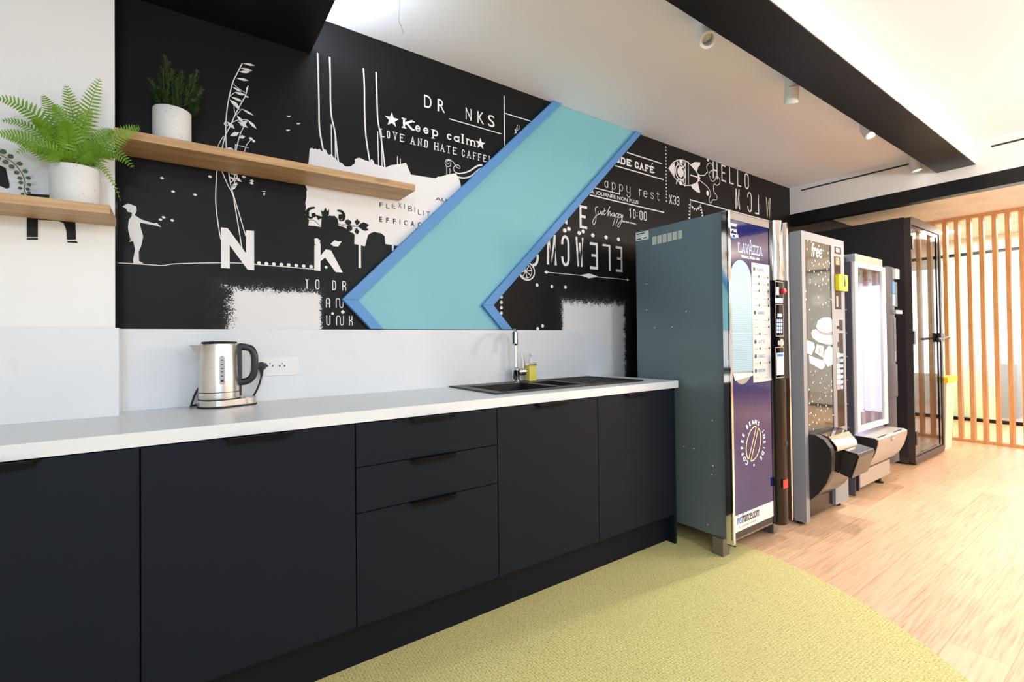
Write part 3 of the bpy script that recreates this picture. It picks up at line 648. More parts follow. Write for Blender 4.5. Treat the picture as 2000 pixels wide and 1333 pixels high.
for pts in ([(745,108),(722,120),(728,180),(724,235),(712,262),(700,250),(703,225),(725,190),(752,172)], [(745,145),(748,172),(766,162),(768,145),(771,172),(785,150)], [(785,150),(779,158),(787,170),(776,178)], [(802,118),(795,165),(800,178),(812,165)], [(785,148),(812,142)],
            [(820,160),(842,125),(848,108),(840,120),(830,185),(842,155),(852,152),(852,188),(866,170)], [(884,163),(868,165),(866,185),(880,188),(886,163),(887,192),(898,178)], [(904,160),(890,220),(872,275)], [(900,175),(918,165),(918,190),(902,200)], [(930,165),(915,220),(898,270)], [(926,180),(944,172),(942,195),(926,202)], [(948,175),(948,205),(962,180),(950,235),(928,282),(915,270),(955,215)]):
    rib(Fz, pts, .0065, 5, le)
text(le, 'des lois moins...', Fz(953,230)[0], Fz(1083,250)[0], Fz(953,238)[1], Fz(953,222)[1], YW, .03)
obj('white_lettering', le, 'white_ink', wall)
# ---- black print lying on the white patch
bl = B()
def leaf_b(a, b, w): leafp(Cz, a, b, w, bl, YB)
poly(Cz, [(545,262),(562,275),(572,262),(583,238),(592,262),(600,272),(614,252),(612,300),(600,312),(660,310),(685,335),(690,395),(640,420),(560,410),(545,400),(550,330),(520,345),(500,300),(530,310),(556,315),(548,285)], bl, YB)
for pts in ([(495,240),(450,250),(425,285),(440,320),(470,325),(490,300)], [(682,265),(720,275),(738,310),(730,345),(700,352)]): rib(Cz, pts, lambda t: .006+.016*math.sin(math.pi*min(1, t+.1)), 5, bl, YB)
for a, b, w in (((470,325),(495,285),.014),((440,310),(420,270),.012),((700,350),(715,300),.013),((690,300),(735,330),.016),((845,392),(850,335),.013),((850,400),(950,385),.020),((842,410),(850,468),.014),((865,405),(950,430),.012),((850,380),(868,350),.008)): leaf_b(a, b, w)
rib(Cz, [(690,385),(760,385),(850,400)], .003, 4, bl, YB); rib(Cz, [(690,372),(740,395),(830,400)], .003, 4, bl, YB); rib(Cz, [(445,345),(490,350),(540,400)], .003, 4, bl, YB)
disc(bl, Cz(773,363), .015, .012, YB); disc(bl, Cz(785,412), .013, .014, YB); poly(Cz, [(770,415),(800,412),(792,440),(775,435)], bl, YB)
for pts in ([(735,408),(700,392),(690,398),(735,430)],): poly(Cz, pts, bl, YB)
x0, x1 = W(850,390)[0], W(895,392)[0]; text(bl, 'AUTO', x0, x1, Bz(670,1073)[1], Bz(670,1046)[1], YB)
for ch, a, b, vb, vt in (('F',182,213,1130,1090),('L',240,266,1143,1100),('E',290,320,1143,1100),('X',345,373,1138,1094),('I',398,402,1146,1102),('B',433,465,1168,1120),('I',486,490,1176,1130),('L',515,541,1197,1152),('I',563,567,1206,1162),('T',588,620,1214,1168),('E',642,668,1222,1180)):
    x0, x1 = xr(Bz, a, b, 1140); text(bl, ch, x0, x1, Bz(a, vb)[1], Bz(a, vt)[1], YB, -.008)
zb = Bz(182,1258)[1]; zt = Bz(180,1216)[1]
for ch, a, b in (('E',180,205),('F',240,262),('F',300,322),('I',356,363),('C',394,424),('A',452,484),('C',513,542)):
    x0, x1 = xr(Bz, a, b, 1240); text(bl, ch, x0, x1, zb, zt, YB, .02)
obj('black_lettering', bl, 'black_ink', wall)
# black letter fragments printed on the white wall section
V = onY(LY); Vz = zoomed(V, 0, 300, 3.332); ww = B()
quadpoly(ww, [Vz(*p) for p in ((175,262),(420,275),(470,330),(490,420),(495,560),(437,562),(432,500),(415,455),(380,440),(247,432),(247,545),(175,545))], LY-.0012)
quadpoly(ww, [Vz(*p) for p in ((175,551),(247,551),(247,563),(175,561))], LY-.0012); quadpoly(ww, [Vz(*p) for p in ((437,570),(497,570),(510,585),(440,580))], LY-.0012)
quadpoly(ww, [Vz(*p) for p in ((-120,80),(0,78),(38,95),(63,200),(62,222),(45,230),(0,212),(-120,190))], LY-.0012)
obj('black_letter_fragment', ww, 'black_ink', wl)

# ------------------------------------------------------------------ chevron of teal panel between blue mouldings
ch = thing('wall_chevron', 'teal chevron panel edged by two blue mouldings on the black mural', 'wall panel', (1.4, 0, 1.23))
MY = -0.028; Q = onY(MY)
def P2(f, *pts): return [f(*p) for p in pts]
topz = CZ-0.002
ob = P2(Q, (1079.6,198.7), (668.9,584.3), (726.6,644)); ib = P2(Q, (1096.8,203.8), (699.8,586.5), (750.5,644))
def clampz(p, q, z):   # slide p along q->p to height z
    t = (z-q[1])/(p[1]-q[1]); return (q[0]+(p[0]-q[0])*t, z)
ZB = 1.2335
o0 = clampz(ob[0], ob[1], topz); i0 = clampz(ib[0], ib[1], topz); o2 = clampz(ob[2], ob[1], ZB); i2 = clampz(ib[2], ib[1], ZB)
obj('blue_moulding', prism(B(), [o0, ob[1], ib[1], i0], MY, -0.0005), 'blue', ch, bevel=.002)
obj('blue_moulding', prism(B(), [ob[1], o2, i2, ib[1]], MY, -0.0005), 'blue', ch, bevel=.002)
or_ = P2(Q, (1243,256.4), (942.8,596.5), (981.4,644)); ir = P2(Q, (1253.5,260.8), (964.5,596.5), (1001.3,644))
a0 = clampz(or_[0], or_[1], topz); b0 = clampz(ir[0], ir[1], topz); a2 = clampz(or_[2], or_[1], ZB); b2 = clampz(ir[2], ir[1], ZB)
obj('blue_moulding', prism(B(), [a0, or_[1], ir[1], b0], MY, -0.0005), 'blue', ch, bevel=.002)
obj('blue_moulding', prism(B(), [or_[1], a2, b2, ir[1]], MY, -0.0005), 'blue', ch, bevel=.002)
obj('teal_panel', prism(B(), [(i0[0]-.005, topz), (ib[1][0]-.004, ib[1][1]), (i2[0]-.005, ZB), (a2[0]+.01, ZB), (or_[1][0]+.01, or_[1][1]), (a0[0]+.01, topz)], -0.006, -0.0003), 'teal', ch)

# ------------------------------------------------------------------ carpet
pts = []
cc, rr = (1.1077, -0.7094), 1.5954
for i in range(49):
    a = R(26.4 - i*(26.4+66)/48)
    pts.append((cc[0]+rr*math.cos(a), cc[1]+rr*math.sin(a)))
last = pts[-1]
pts = [(p[0], min(p[1], -0.002)) for p in pts] + [(1.2, -2.9), (-0.6, -3.6), (-3.1, -3.6), (-3.1, -0.122), (-0.09, -0.122), (-0.086, -0.002)]
tag(obj('carpet', prism(B(), pts, 0.0005, 0.006, 'z'), 'carpet'), 'yellow-green woven carpet with a curved edge in front of the cabinets', 'carpet')

# ------------------------------------------------------------------ kitchen run
CT, CB, DB, FY = 0.928, 0.888, 0.1733, -0.5625
def carcass(bm, x0, x1, zl=CB-.002, zr=CB-.002):
    t = .018
    box(bm, x0, x0+t, FY+.022, -.004, DB-.02, zl); box(bm, x1-t, x1, FY+.022, -.004, DB-.02, zr)
    box(bm, x0+t, x1-t, FY+.022, -.004, DB-.02, DB-.002); box(bm, x0+t, x1-t, -.016, -.004, DB-.002, CB-.002)
def pull(bm, xc, zt, w=.2):
    y = FY
    prism(bm, [(xc-w/2, y-.001), (xc-w/2+.012, y-.02), (xc+w/2-.012, y-.02), (xc+w/2, y-.001)], zt-.001, zt+.0025, 'z')
    box(bm, xc-w/2+.012, xc+w/2-.012, y-.021, y-.018, zt-.012, zt+.002)
labels = ['dark navy base cabinet at the left end, below the fern shelf', 'dark navy single-door base cabinet below the steel kettle', 'dark navy cabinet with three drawers', 'dark navy base cabinet below the sink bowls, right of the drawers', 'dark navy base cabinet at the right end, below the sink drainer']
G_ = 'navy base cabinets under the worktop'
for i in range(5):
    x0 = -.6+.6*i; x1 = x0+.6
    c = thing('base_cabinet' if i != 2 else 'drawer_cabinet', labels[i], 'cabinet', (x0+.3, -.28, DB-.02), G_)
    if i == 0:
        bm = B(); t = .018   # stops short of the white wall section
        box(bm, x0, x0+t, FY+.022, LY-.004, DB-.02, CB-.002); box(bm, x1-t, x1, FY+.022, LY-.004, DB-.02, CB-.002); box(bm, x0+t, x1-t, FY+.022, LY-.004, DB-.02, DB-.002); box(bm, x0+t, x1-t, LY-.016, LY-.004, DB-.002, CB-.002)
        obj('body', bm, 'navy_dark', c)
    else:
        bm = B(); carcass(bm, x0+.0004, x1-.0004, CT-.2 if i == 4 else CB-.002, CT-.2 if i == 3 else CB-.002); obj('body', bm, 'navy_dark', c)
    g = .0022
    if i != 2:
        d = obj('door', box(B(), x0+g, x1-g, FY, FY+.02, DB, CB-.004), 'navy', c, bevel=.0012)
        bm = B(); pull(bm, x0+.3, CB-.006); obj('handle', bm, 'handle', d)
    else:
        zs = [DB, .5688, .7299, CB-.003]
        for k in range(3):
            d = obj('drawer', box(B(), x0+g, x1-g, FY, FY+.02, zs[k]+(.0015 if k else 0), zs[k+1]-.002), 'navy', c, bevel=.0012)
            bm = B(); pull(bm, x0+.3, zs[k+1]-.003); obj('handle', bm, 'handle', d)
tag(obj('end_panel', box(B(), 2.4005, 2.4195, FY, -.003, 0.0065, CB-.001), 'navy', bevel=.001), 'dark navy end panel closing the right end of the cabinets', 'panel')
tag(obj('plinth', box(B(), -.6, 2.4, -.5057, -.49, 0.0065, DB-.021), 'navy_dark'), 'dark plinth board under the cabinets along the floor', 'plinth')
# worktop with a cut-out for the sink
WTX0, WTX1, WTF = -.62, 2.450, -.566
S0, S1, SF, SB = 1.262, 2.272, -.462, -.022
bm = B()
box(bm, WTX0, LX-.001, WTF, LY-.0035, CB, CT); box(bm, LX-.001, LX+.003, WTF, LY-.0035, CB, CT)
box(bm, LX+.003, S0+.02, WTF, -.0035, CB, CT); box(bm, S1-.02, WTX1, WTF, -.0035, CB, CT)
box(bm, S0+.02, S1-.02, WTF, SF+.02, CB, CT); box(bm, S0+.02, S1-.02, SB-.02, -.0035, CB, CT)
tag(obj('worktop', bm, 'counter'), 'long white stone-look worktop on the navy cabinets', 'worktop')
tag(obj('backsplash_panel', box(B(), LX+.0035, 2.3972, -.0125, -.003, CT+.0003, 1.2302), 'counter'), 'white splashback panel behind kettle and sink under the mural', 'splashback')
bm = B(); box(bm, -.62, LX+.0105, LY-.0125, LY-.003, CT+.0003, 1.2302); box(bm, LX+.003, LX+.0105, LY-.003, -.0135, CT+.0003, 1.2302)
tag(obj('backsplash_panel', bm, 'counter'), 'white splashback panel on the white wall section below the fern shelf', 'splashback')
# sink
sk = thing('kitchen_sink', 'black composite sink with two bowls and a ribbed drainer set in the worktop', 'sink', (1.77, -.24, CT))
b1 = (1.315, 1.66, -.435, -.125); b2 = (1.70, 1.855, -.41, -.135)
bm = B(); z0, z1 = CT+.0004, CT+.0075
def frame_with_holes():
    box(bm, S0, b1[0], SF, SB, z0, z1); box(bm, b1[0], b1[1], SF, b1[2], z0, z1); box(bm, b1[0], b1[1], b1[3], SB, z0, z1)
    box(bm, b1[1], b2[0], SF, SB, z0, z1); box(bm, b2[0], b2[1], SF, b2[2], z0, z1); box(bm, b2[0], b2[1], b2[3], SB, z0, z1); box(bm, b2[1], 1.885, SF, SB, z0, z1)
    box(bm, 1.885, 2.245, SF, -.435, z0, z1); box(bm, 1.885, 2.245, -.07, SB, z0, z1); box(bm, 2.245, S1, SF, SB, z0, z1)
frame_with_holes(); obj('rim', bm, 'sink', sk)
for (a, b_, c_, d_), dep in ((b1, .17), (b2, .11)):
    bm = B(); t = .004
    box(bm, a-t, b_+t, c_-t, d_+t, CT-dep-t, CT-dep); box(bm, a-t, a, c_-t, d_+t, CT-dep, z0); box(bm, b_, b_+t, c_-t, d_+t, CT-dep, z0); box(bm, a, b_, c_-t, c_, CT-dep, z0); box(bm, a, b_, d_, d_+t, CT-dep, z0)
    bw = obj('bowl', bm, 'sink', sk)
    bm = B(); lathe(bm, [(.002, .0), (.03, .0), (.034, .003), (.03, .005), (.01, .003)], ((a+b_)/2, (c_+d_)/2, CT-dep), 24); obj('drain', bm, 'chrome', bw, smooth=True)
bm = box(B(), 1.885, 2.245, -.435, -.07, CT-.004, CT+.001)
for k in range(9): box(bm, 1.90, 2.235, -.418+.040*k, -.406+.040*k, CT+.001, CT+.005)
obj('drainer', bm, 'sink', sk)
# tap
tp = at(1017, 747.5, 'z', CT+.0075); tx, ty = tp.x, -.07
tap = thing('kitchen_tap', 'tall chrome mixer tap standing behind the sink bowls', 'tap', (tx, ty, CT+.0075))
bm = B(); lathe(bm, [(.026, 0), (.026, .008), (.021, .012), (.021, .03), (.024, .034), (.024, .075), (.020, .08), (.013, .084), (.013, .1)], (tx, ty, CT+.0076)); obj('base', bm, 'chrome', tap, smooth=True)
zt_ = at(1008, 643, 'y', ty-.05).z; fx, fy_ = -.62, -.785
def tpp(r, z): return (tx+fx*r, ty+fy_*r, z)
bm = B(); tube(bm, [tpp(0, CT+.1), tpp(0, zt_-.07), tpp(.012, zt_-.028), tpp(.045, zt_-.004), tpp(.085, zt_-.006), tpp(.112, zt_-.03)], .0095, 14); obj('spout', bm, 'chrome', tap, smooth=True)
bm = B(); tube(bm, [tpp(.108, zt_-.022), tpp(.128, zt_-.085)], lambda t: .0165+.002*t, 18, smooth=False); obj('spray_head', bm, 'chrome', tap, smooth=True)
bm = B(); lathe(bm, [(.018, .0), (.022, .012), (.022, .048), (.015, .052)], (tx+.012, ty, CT+.063), 24, 'x'); lv = obj('valve', bm, 'chrome', tap, smooth=True)
bm = B(); tube(bm, [(tx+.05, ty, CT+.08), (tx+.052, ty, CT+.11), (tx+.044, ty+.004, CT+.175)], .0045, 10); obj('lever', bm, 'chrome', tap, smooth=True)
# soap bottle
sp = at(1036.5, 747, 'z', CT+.0075); sx_, sy_ = at(1037, 730, 'y', -.062).x, -.062
so = thing('soap_bottle', 'clear pump bottle of yellow soap beside the tap', 'bottle', (sx_, sy_, CT+.0075))
bm = box(B(), sx_-.026, sx_+.026, sy_-.018, sy_+.018, CT+.0078, CT+.098); obj('soap', bm, 'soap', so, bevel=.008)
bm = box(B(), sx_-.027, sx_+.027, sy_-.019, sy_+.019, CT+.098, CT+.112); obj('shoulder', bm, 'clearpl', so, bevel=.006)
bm = B(); box(bm, sx_-.027, sx_+.027, sy_-.0195, sy_-.0185, CT+.100, CT+.103); box(bm, sx_-.027, sx_+.027, sy_-.0195, sy_-.0185, CT+.112-.018, CT+.112-.0165); obj('label_band', bm, 'ink', so)
bm = B(); lathe(bm, [(.012, .11), (.012, .128), (.006, .130), (.006, .15), (.011, .152), (.011, .166), (.004, .168)], (sx_, sy_, CT), 20); tube(bm, [(sx_, sy_, CT+.160), (sx_-.012, sy_-.022, CT+.160), (sx_-.016, sy_-.03, CT+.154)], .004, 8); obj('pump', bm, 'white_pl', so, smooth=True)

# ------------------------------------------------------------------ kettle
kx, ky = at(429, 740, 'y', -.09).x, -.09
k0 = CT
kt = thing('electric_kettle', 'brushed steel electric kettle with black handle on the worktop', 'kettle', (kx, ky, k0))
def stadium(cx, cy, r0, x1, r1, n=14):
    return [(cx+r0*math.cos(a), cy+r0*math.sin(a)) for a in (R(90+180*i/n) for i in range(n+1))] + [(x1+r1*math.cos(a), cy+r1*math.sin(a)) for a in (R(-90+180*i/n) for i in range(n+1))]
bm = prism(B(), stadium(kx, ky, .0755, kx+.083, .046), k0+.0005, k0+.006, 'z'); obj('foot', bm, 'rubber', kt)
bm = prism(B(), stadium(kx, ky, .0745, kx+.083, .0455), k0+.006, k0+.030, 'z'); pb = obj('power_base', bm, 'steel', kt, bevel=.002)
bm = B(); lathe(bm, [(.012, 0), (.012, .002), (.008, .003)], (kx+.092, ky-.012, k0+.030), 20); obj('button', bm, 'alu', pb, smooth=True)
bm = B(); lathe(bm, [(.0715, .030), (.0715, .034)], (kx, ky, k0), 48); obj('gasket', bm, 'rubber', kt)
bm = B(); lathe(bm, [(.0710, .034), (.0715, .038), (.0705, .058), (.0700, .0585), (.0700, .0605), (.0704, .061), (.0655, .24), (.0640, .2440), (.060, .246)], (kx, ky, k0), 64); body = obj('body', bm, 'steel', kt, smooth=True)
bm = B(); lathe(bm, [(.0712, .0585), (.0712, .0605)], (kx, ky, k0), 64, cap=False); obj('seam', bm, 'rubber', kt, smooth=True)
bm = B(); lathe(bm, [(.060, .2455), (.0605, .249), (.056, .252), (.02, .254)], (kx, ky, k0), 48); obj('lid', bm, 'rubber', kt, smooth=True)
# spout on the left
bm = B(); rows = []
for h, reach, half in ((.175, .002, .006), (.20, .012, .016), (.222, .025, .024), (.240, .034, .030)):
    rad = .0655; ring = []
    for s in (-1, -.5, 0, .5, 1):
        x = -(math.sqrt(max(0, rad*rad-(half*s)**2))-.003) - reach*(1-abs(s))
        ring.append(bm.verts.new((kx+x, ky+half*s, k0+h)))
    rows.append(ring)
for a, b_ in zip(rows, rows[1:]):
    for i in range(4): bm.faces.new((a[i], a[i+1], b_[i+1], b_[i]))
obj('spout', bm, 'steel', kt, smooth=True)
# handle on the right (slightly towards the camera)
ha = R(-14); ux, uy = math.cos(ha), math.sin(ha)
bm = B()
def hp(r, z): return (kx+r*ux, ky+r*uy, k0+z)
prof = [(.066, .232), (.085, .230), (.108, .222), (.119, .200), (.121, .170), (.119, .130), (.110, .108), (.092, .095), (.068, .092)]
P = smooth_path([hp(*q) for q in prof], 6); nrm = Vector((-uy, ux, 0)); prev = []
for i, p in enumerate(P):
    d = (P[min(i+1, len(P)-1)]-P[max(i-1, 0)]).normalized(); s = nrm.cross(d)
    hw, hd = .0125, .0135
    prev.append([bm.verts.new(p+nrm*hw*math.cos(a)+s*hd*math.sin(a)) for a in (2*math.pi*k/12 for k in range(12))])
for a, b_ in zip(prev, prev[1:]):
    for k in range(12): bm.faces.new((a[k], a[(k+1) % 12], b_[(k+1) % 12], b_[k]))
bm.faces.new(prev[0][::-1]); bm.faces.new(prev[-1])
def radial_block(bm, r0, r1, z0, z1, hw):
    v = [bm.verts.new(Vector(hp(r, z))+nrm*s) for r in (r0, r1) for s in (-hw, hw) for z in (z0, z1)]
    for f in ((0,1,3,2),(4,6,7,5),(0,4,5,1),(2,3,7,6),(0,2,6,4),(1,5,7,3)): bm.faces.new([v[i] for i in f])
radial_block(bm, .060, .076, .088, .238, .0125); radial_block(bm, .064, .100, .226, .240, .012); radial_block(bm, .066, .075, .040, .09, .006)
bmesh.ops.recalc_face_normals(bm, faces=bm.faces)
obj('handle', bm, 'black', kt, smooth=True)
# gauge facing the camera
bm = B(); ga = math.atan2(CAM.y-ky, CAM.x-kx)+.12
def gp(s, z, e=.0015):
    rad = .0704-(z-.061)*(.0049/.179)+e; a = ga+s/rad
    return (kx+rad*math.cos(a), ky+rad*math.sin(a), k0+z)
st = [(.009*math.cos(R(180*i/8)), .190+.009*math.sin(R(180*i/8))) for i in range(9)]+[(.009*math.cos(R(180+180*i/8)), .098+.009*math.sin(R(180+180*i/8))) for i in range(9)]
bm.faces.new([bm.verts.new(gp(*q)) for q in st]); gauge = obj('water_gauge', bm, 'gauge', kt)
bm = B()
for z in (.182, .165, .150, .138, .122, .104):
    w = .004 if z != .104 else .005; h = .0016 if z != .104 else .004
    bm.faces.new([bm.verts.new(gp(s, z+dz, .0021)) for s, dz in ((-w, -h), (w, -h), (w, h), (-w, h))])
obj('scale_mark', bm, 'ink', gauge)
# cord and plug
plug = at(511, 716, 'y', -.03)
bm = B(); tube(bm, [(kx-.02, ky+.066, k0+.012), (kx-.085, ky+.055, k0+.006), (kx-.092, ky+.0, k0+.012), (kx-.078, ky+.05, k0+.05), (kx-.062, ky+.062, k0+.075), (kx-.066, ky+.064, k0+.03), (kx-.04, ky+.068, k0+.01), (kx+.06, ky+.068, k0+.006), (kx+.115, ky+.062, k0+.018), (plug.x-.012, -.032, plug.z-.08), (plug.x, -.030, plug.z-.035), (plug.x, -.028, plug.z-.015)], .0038, 10); cord = obj('cord', bm, 'rubber', kt, smooth=True)
bm = B(); lathe(bm, [(.018, .0), (.018, .014), (.013, .022), (.004, .023)], (plug.x, -.0165, plug.z), 24, 'y'); tube(bm, [(plug.x, -.028, plug.z-.008), (plug.x, -.029, plug.z-.04)], lambda t: .008-.003*t, 12, smooth=False); obj('plug', bm, 'black', cord, smooth=True)
# socket
sa, sb_ = at(500, 699, 'y', -.0125), at(583, 732, 'y', -.0125)
ws = thing('wall_socket', 'white triple power socket on the splashback beside the kettle', 'socket', ((sa.x+sb_.x)/2, -.0126, sb_.z))
obj('plate', box(B(), sa.x, sb_.x, -.0165, -.0127, sb_.z, sa.z), 'white_pl', ws, bevel=.002)
for px in (511, 527.5, 551):
    c = at(px, 714.5, 'y', -.0165); f = obj('socket_face', lathe(B(), [(.0205, 0), (.0205, .0006)], (c.x, -.0165, c.z), 28, 'y'), 'white_pl', ws)
    bm = B()
    for dx, dz, r in ((-.0095, 0, .0033), (.0095, 0, .0033), (0, .0105, .0024)):
        lathe(bm, [(r, 0), (r, .0004)], (c.x+dx, -.0171, c.z+dz-.002), 10, 'y')
    obj('pin_hole', bm, 'ink', f)

# ------------------------------------------------------------------ shelves
s2z0, s2z1 = 1.873, 1.902
e = at(779, 387, 'y', 0).x
tag(obj('oak_shelf', box(B(), LX+.003, e, -.196, -.0035, s2z0, s2z1), 'oak', bevel=.0015), 'long oak wall shelf on the black mural carrying the small herb pot', 'shelf')
s1z0 = at(220, 442, 'y', LY).z; s1y = at(215.5, 418, 'z', s1z0).y; s1z1 = at(214, 401, 'y', s1y).z; s1x = at(214.5, 410, 'y', s1y).x
tag(obj('oak_shelf', box(B(), -.62, s1x, s1y, LY-.0015, s1z0, s1z1), 'oak', bevel=.0015), 'oak wall shelf on the white wall carrying the fern', 'shelf')
# ------------------------------------------------------------------ plants
random.seed(7)
def pot(parent, x, y, z, r, h):
    bm = B(); lathe(bm, [(r*.94, 0), (r, .006), (r, h-.003), (r-.002, h), (r-.007, h-.001), (r-.009, h-.02)], (x, y, z), 48); p = obj('pot', bm, 'pot', parent, smooth=True)
    bm = B(); lathe(bm, [(.001, h-.018), (r-.008, h-.019)], (x, y, z), 32, cap=False); obj('soil', bm, 'soil', parent)
fy = LY-.085
pc = at(148, 360, 'y', fy); pl = at(97, 360, 'y', fy); pr = at(197, 360, 'y', fy); pr_ = (pr.x-pl.x)/2
ptop = at(110, 323, 'y', fy).z
fn = thing('potted_fern', 'bright green fern in a large white speckled pot on the left oak shelf', 'plant', (pc.x, fy, s1z1))
ph = at(148, 330, 'y', fy).z-s1z1
pot(fn, pc.x, fy, s1z1+.0005, pr_, ph)
def frond(base, tip, lift, width, n=12, droop=0.0, mat='fern', side=None):
    b = Vector(base); t = Vector(tip); mid = b.lerp(t, .55)+Vector((0, 0, lift)); pts = []
    for i in range(n*2+1):
        s = i/(n*2); p = b*(1-s)**2+mid*2*s*(1-s)+t*s*s; pts.append(p)
    bm = B(); view = (CAM-b.lerp(t, .5)).normalized()
    tilt = Vector((random.uniform(-.35, .35), random.uniform(-.35, .35), random.uniform(-.1, .35)))
    nv = (view+tilt).normalized()
    tube(bm, [tuple(p) for p in pts[::2]], lambda q: .0016*(1-q)+.0005, 5, smooth=False)
    for i in range(3, n*2):
        s = i/(n*2); d = (pts[min(i+1, n*2)]-pts[i-1]).normalized(); sd = d.cross(nv).normalized()
        prof = (min(1, (s-.04)/.16))*(1-s)**.62+.05
        L = width*prof
        for sg in (-1, 1):
            ax = (sd*sg+d*.42).normalized(); ax = (ax - nv*random.uniform(-.05, .28)).normalized()
            w = L*.09+.0015; nn = d
            up = ax.cross(d).normalized()*.0
            p0 = pts[i]; K = 5
            lo = []; hi = []
            for k in range(K+1):
                q = k/K; ww = w*math.sin(math.pi*min(1, q*.82+.18))*(1-.25*q); zz = -nv*L*.16*q*q
                zig = 1.0 if k % 2 else .72
                c = p0+ax*L*q+zz
                lo.append(bm.verts.new(c-d*ww*zig)); hi.append(bm.verts.new(c+d*ww*zig))
            for k in range(K): bm.faces.new((lo[k], lo[k+1], hi[k+1], hi[k]))
    return bm
base = Vector((pc.x, fy, s1z1+ph-.01))
def FT(px, py, dy): return at(px, py, 'y', fy+dy)
FR = [((195,153),.0,.03,.048),((128,166),.02,.04,.045),((84,186),.03,.05,.042),((178,215),-.05,.05,.042),((-6,192),-.04,.10,.045),((-8,262),-.05,.06,.042),((2,236),.01,.09,.030),((274,249),-.05,.06,.042),((262,330),-.05,.12,.040),((236,393),-.03,.15,.020),
      ((222,256),.02,.06,.040),((105,205),-.07,.06,.042),((60,232),-.08,.08,.040),((210,300),-.09,.07,.040),((95,318),-.09,.07,.036),((30,300),-.06,.09,.034),((125,235),-.10,.05,.04)]
for (px, py), dy, lift, wd in FR:
    wd *= 1.12; b = base+Vector((random.uniform(-.025, .025), random.uniform(-.02, .02), 0))
    obj('frond', frond(b, FT(px, py, max(dy, -.1)), lift, wd), 'fern', fn)
# herb pot on the long shelf
hy = -.11
h0 = at(297, 250, 'y', hy); h1 = at(374, 250, 'y', hy); hx = (h0.x+h1.x)/2; hr = (h1.x-h0.x)/2
hh = at(335, 218, 'y', hy).z-s2z1
hb = thing('potted_rosemary', 'dark green bushy herb in a small white speckled pot on the long shelf', 'plant', (hx, hy, s2z1))
pot(hb, hx, hy, s2z1+.0005, hr, hh)
bm = B(); bs = B()
random.seed(3)
tips = [(322,112),(318,135),(350,150),(383,142),(372,150),(355,145),(340,160),(300,165),(296,160),(310,175),(392,175),(388,190),(330,150),(345,170),(365,170),(305,190),(375,200),(320,180),(300,180),(380,165),(335,140),(360,185),(328,125),(312,150),(345,155),(370,185),(382,212),(303,172)]
for px, py in tips:
    dy = random.uniform(-.05, .05); t = at(px, py, 'y', hy+dy); b = Vector((hx+random.uniform(-.03, .03), hy+random.uniform(-.03, .03), s2z1+hh-.015))
    mid = b.lerp(t, .5)+Vector(((t.x-b.x)*.25, 0, -.0)); P = smooth_path([b, mid, t], 14)
    tube(bs, [tuple(p) for p in P[::4]], .0011, 5, smooth=False)
    for i in range(5, len(P)):
        for k in range(7):
            a = random.uniform(0, 6.28); d = (P[i]-P[i-1]).normalized(); s = d.orthogonal().normalized(); w = d.cross(s)
            ax = ((s*math.cos(a)+w*math.sin(a))+d*random.uniform(.5, 1.2)).normalized(); L = random.uniform(.012, .022); q = ax.cross(d).normalized()*.0009
            p = P[i]; bm.faces.new([bm.verts.new(p-q), bm.verts.new(p+ax*L*.6-q*1.3), bm.verts.new(p+ax*L), bm.verts.new(p+ax*L*.6+q*1.3), bm.verts.new(p+q)])
obj('foliage', bm, 'rosemary', hb); obj('stems', bs, 'stem', hb)
# vine sprig coming in over the left shelf
vy = LY-.05
vp = [at(*q, 'y', vy) for q in ((-60,262),(-20,290),(2,303),(26,318),(42,338),(49,355),(47,370),(53,382))]
vn = thing('trailing_vine', 'thin trailing vine sprig with small round leaves left of the fern pot', 'plant', vp[-1])
vp[-1].z = max(vp[-1].z, s1z1+.004); vp[-2].z = max(vp[-2].z, s1z1+.02)
bm = B(); P = smooth_path([tuple(p) for p in vp], 6); tube(bm, [tuple(p) for p in P], .0012, 6, smooth=False); obj('stem', bm, 'stem', vn)
bm = B(); random.seed(5)
for i in range(3, len(P)-1, 4):
    d = (P[i+1]-P[i]).normalized(); sd = d.cross((CAM-P[i]).normalized()).normalized(); L = .021*(1-.55*i/len(P))
    for sg in (-1, 1):
        ax = (sd*sg+d*.25+Vector((0, random.uniform(-.3, .1), 0))).normalized(); q = ax.cross((CAM-P[i]).normalized()).normalized(); pp = P[i]+ax*.003
        pp_ = [pp, pp+ax*L*.3+q*L*.35, pp+ax*L*.7+q*L*.42, pp+ax*L, pp+ax*L*.7-q*L*.42, pp+ax*L*.3-q*L*.35]
        if min(v.z for v in pp_) < s1z1+.001: continue
        bm.faces.new([bm.verts.new(v) for v in pp_])
obj('leaves', bm, 'vine', vn)

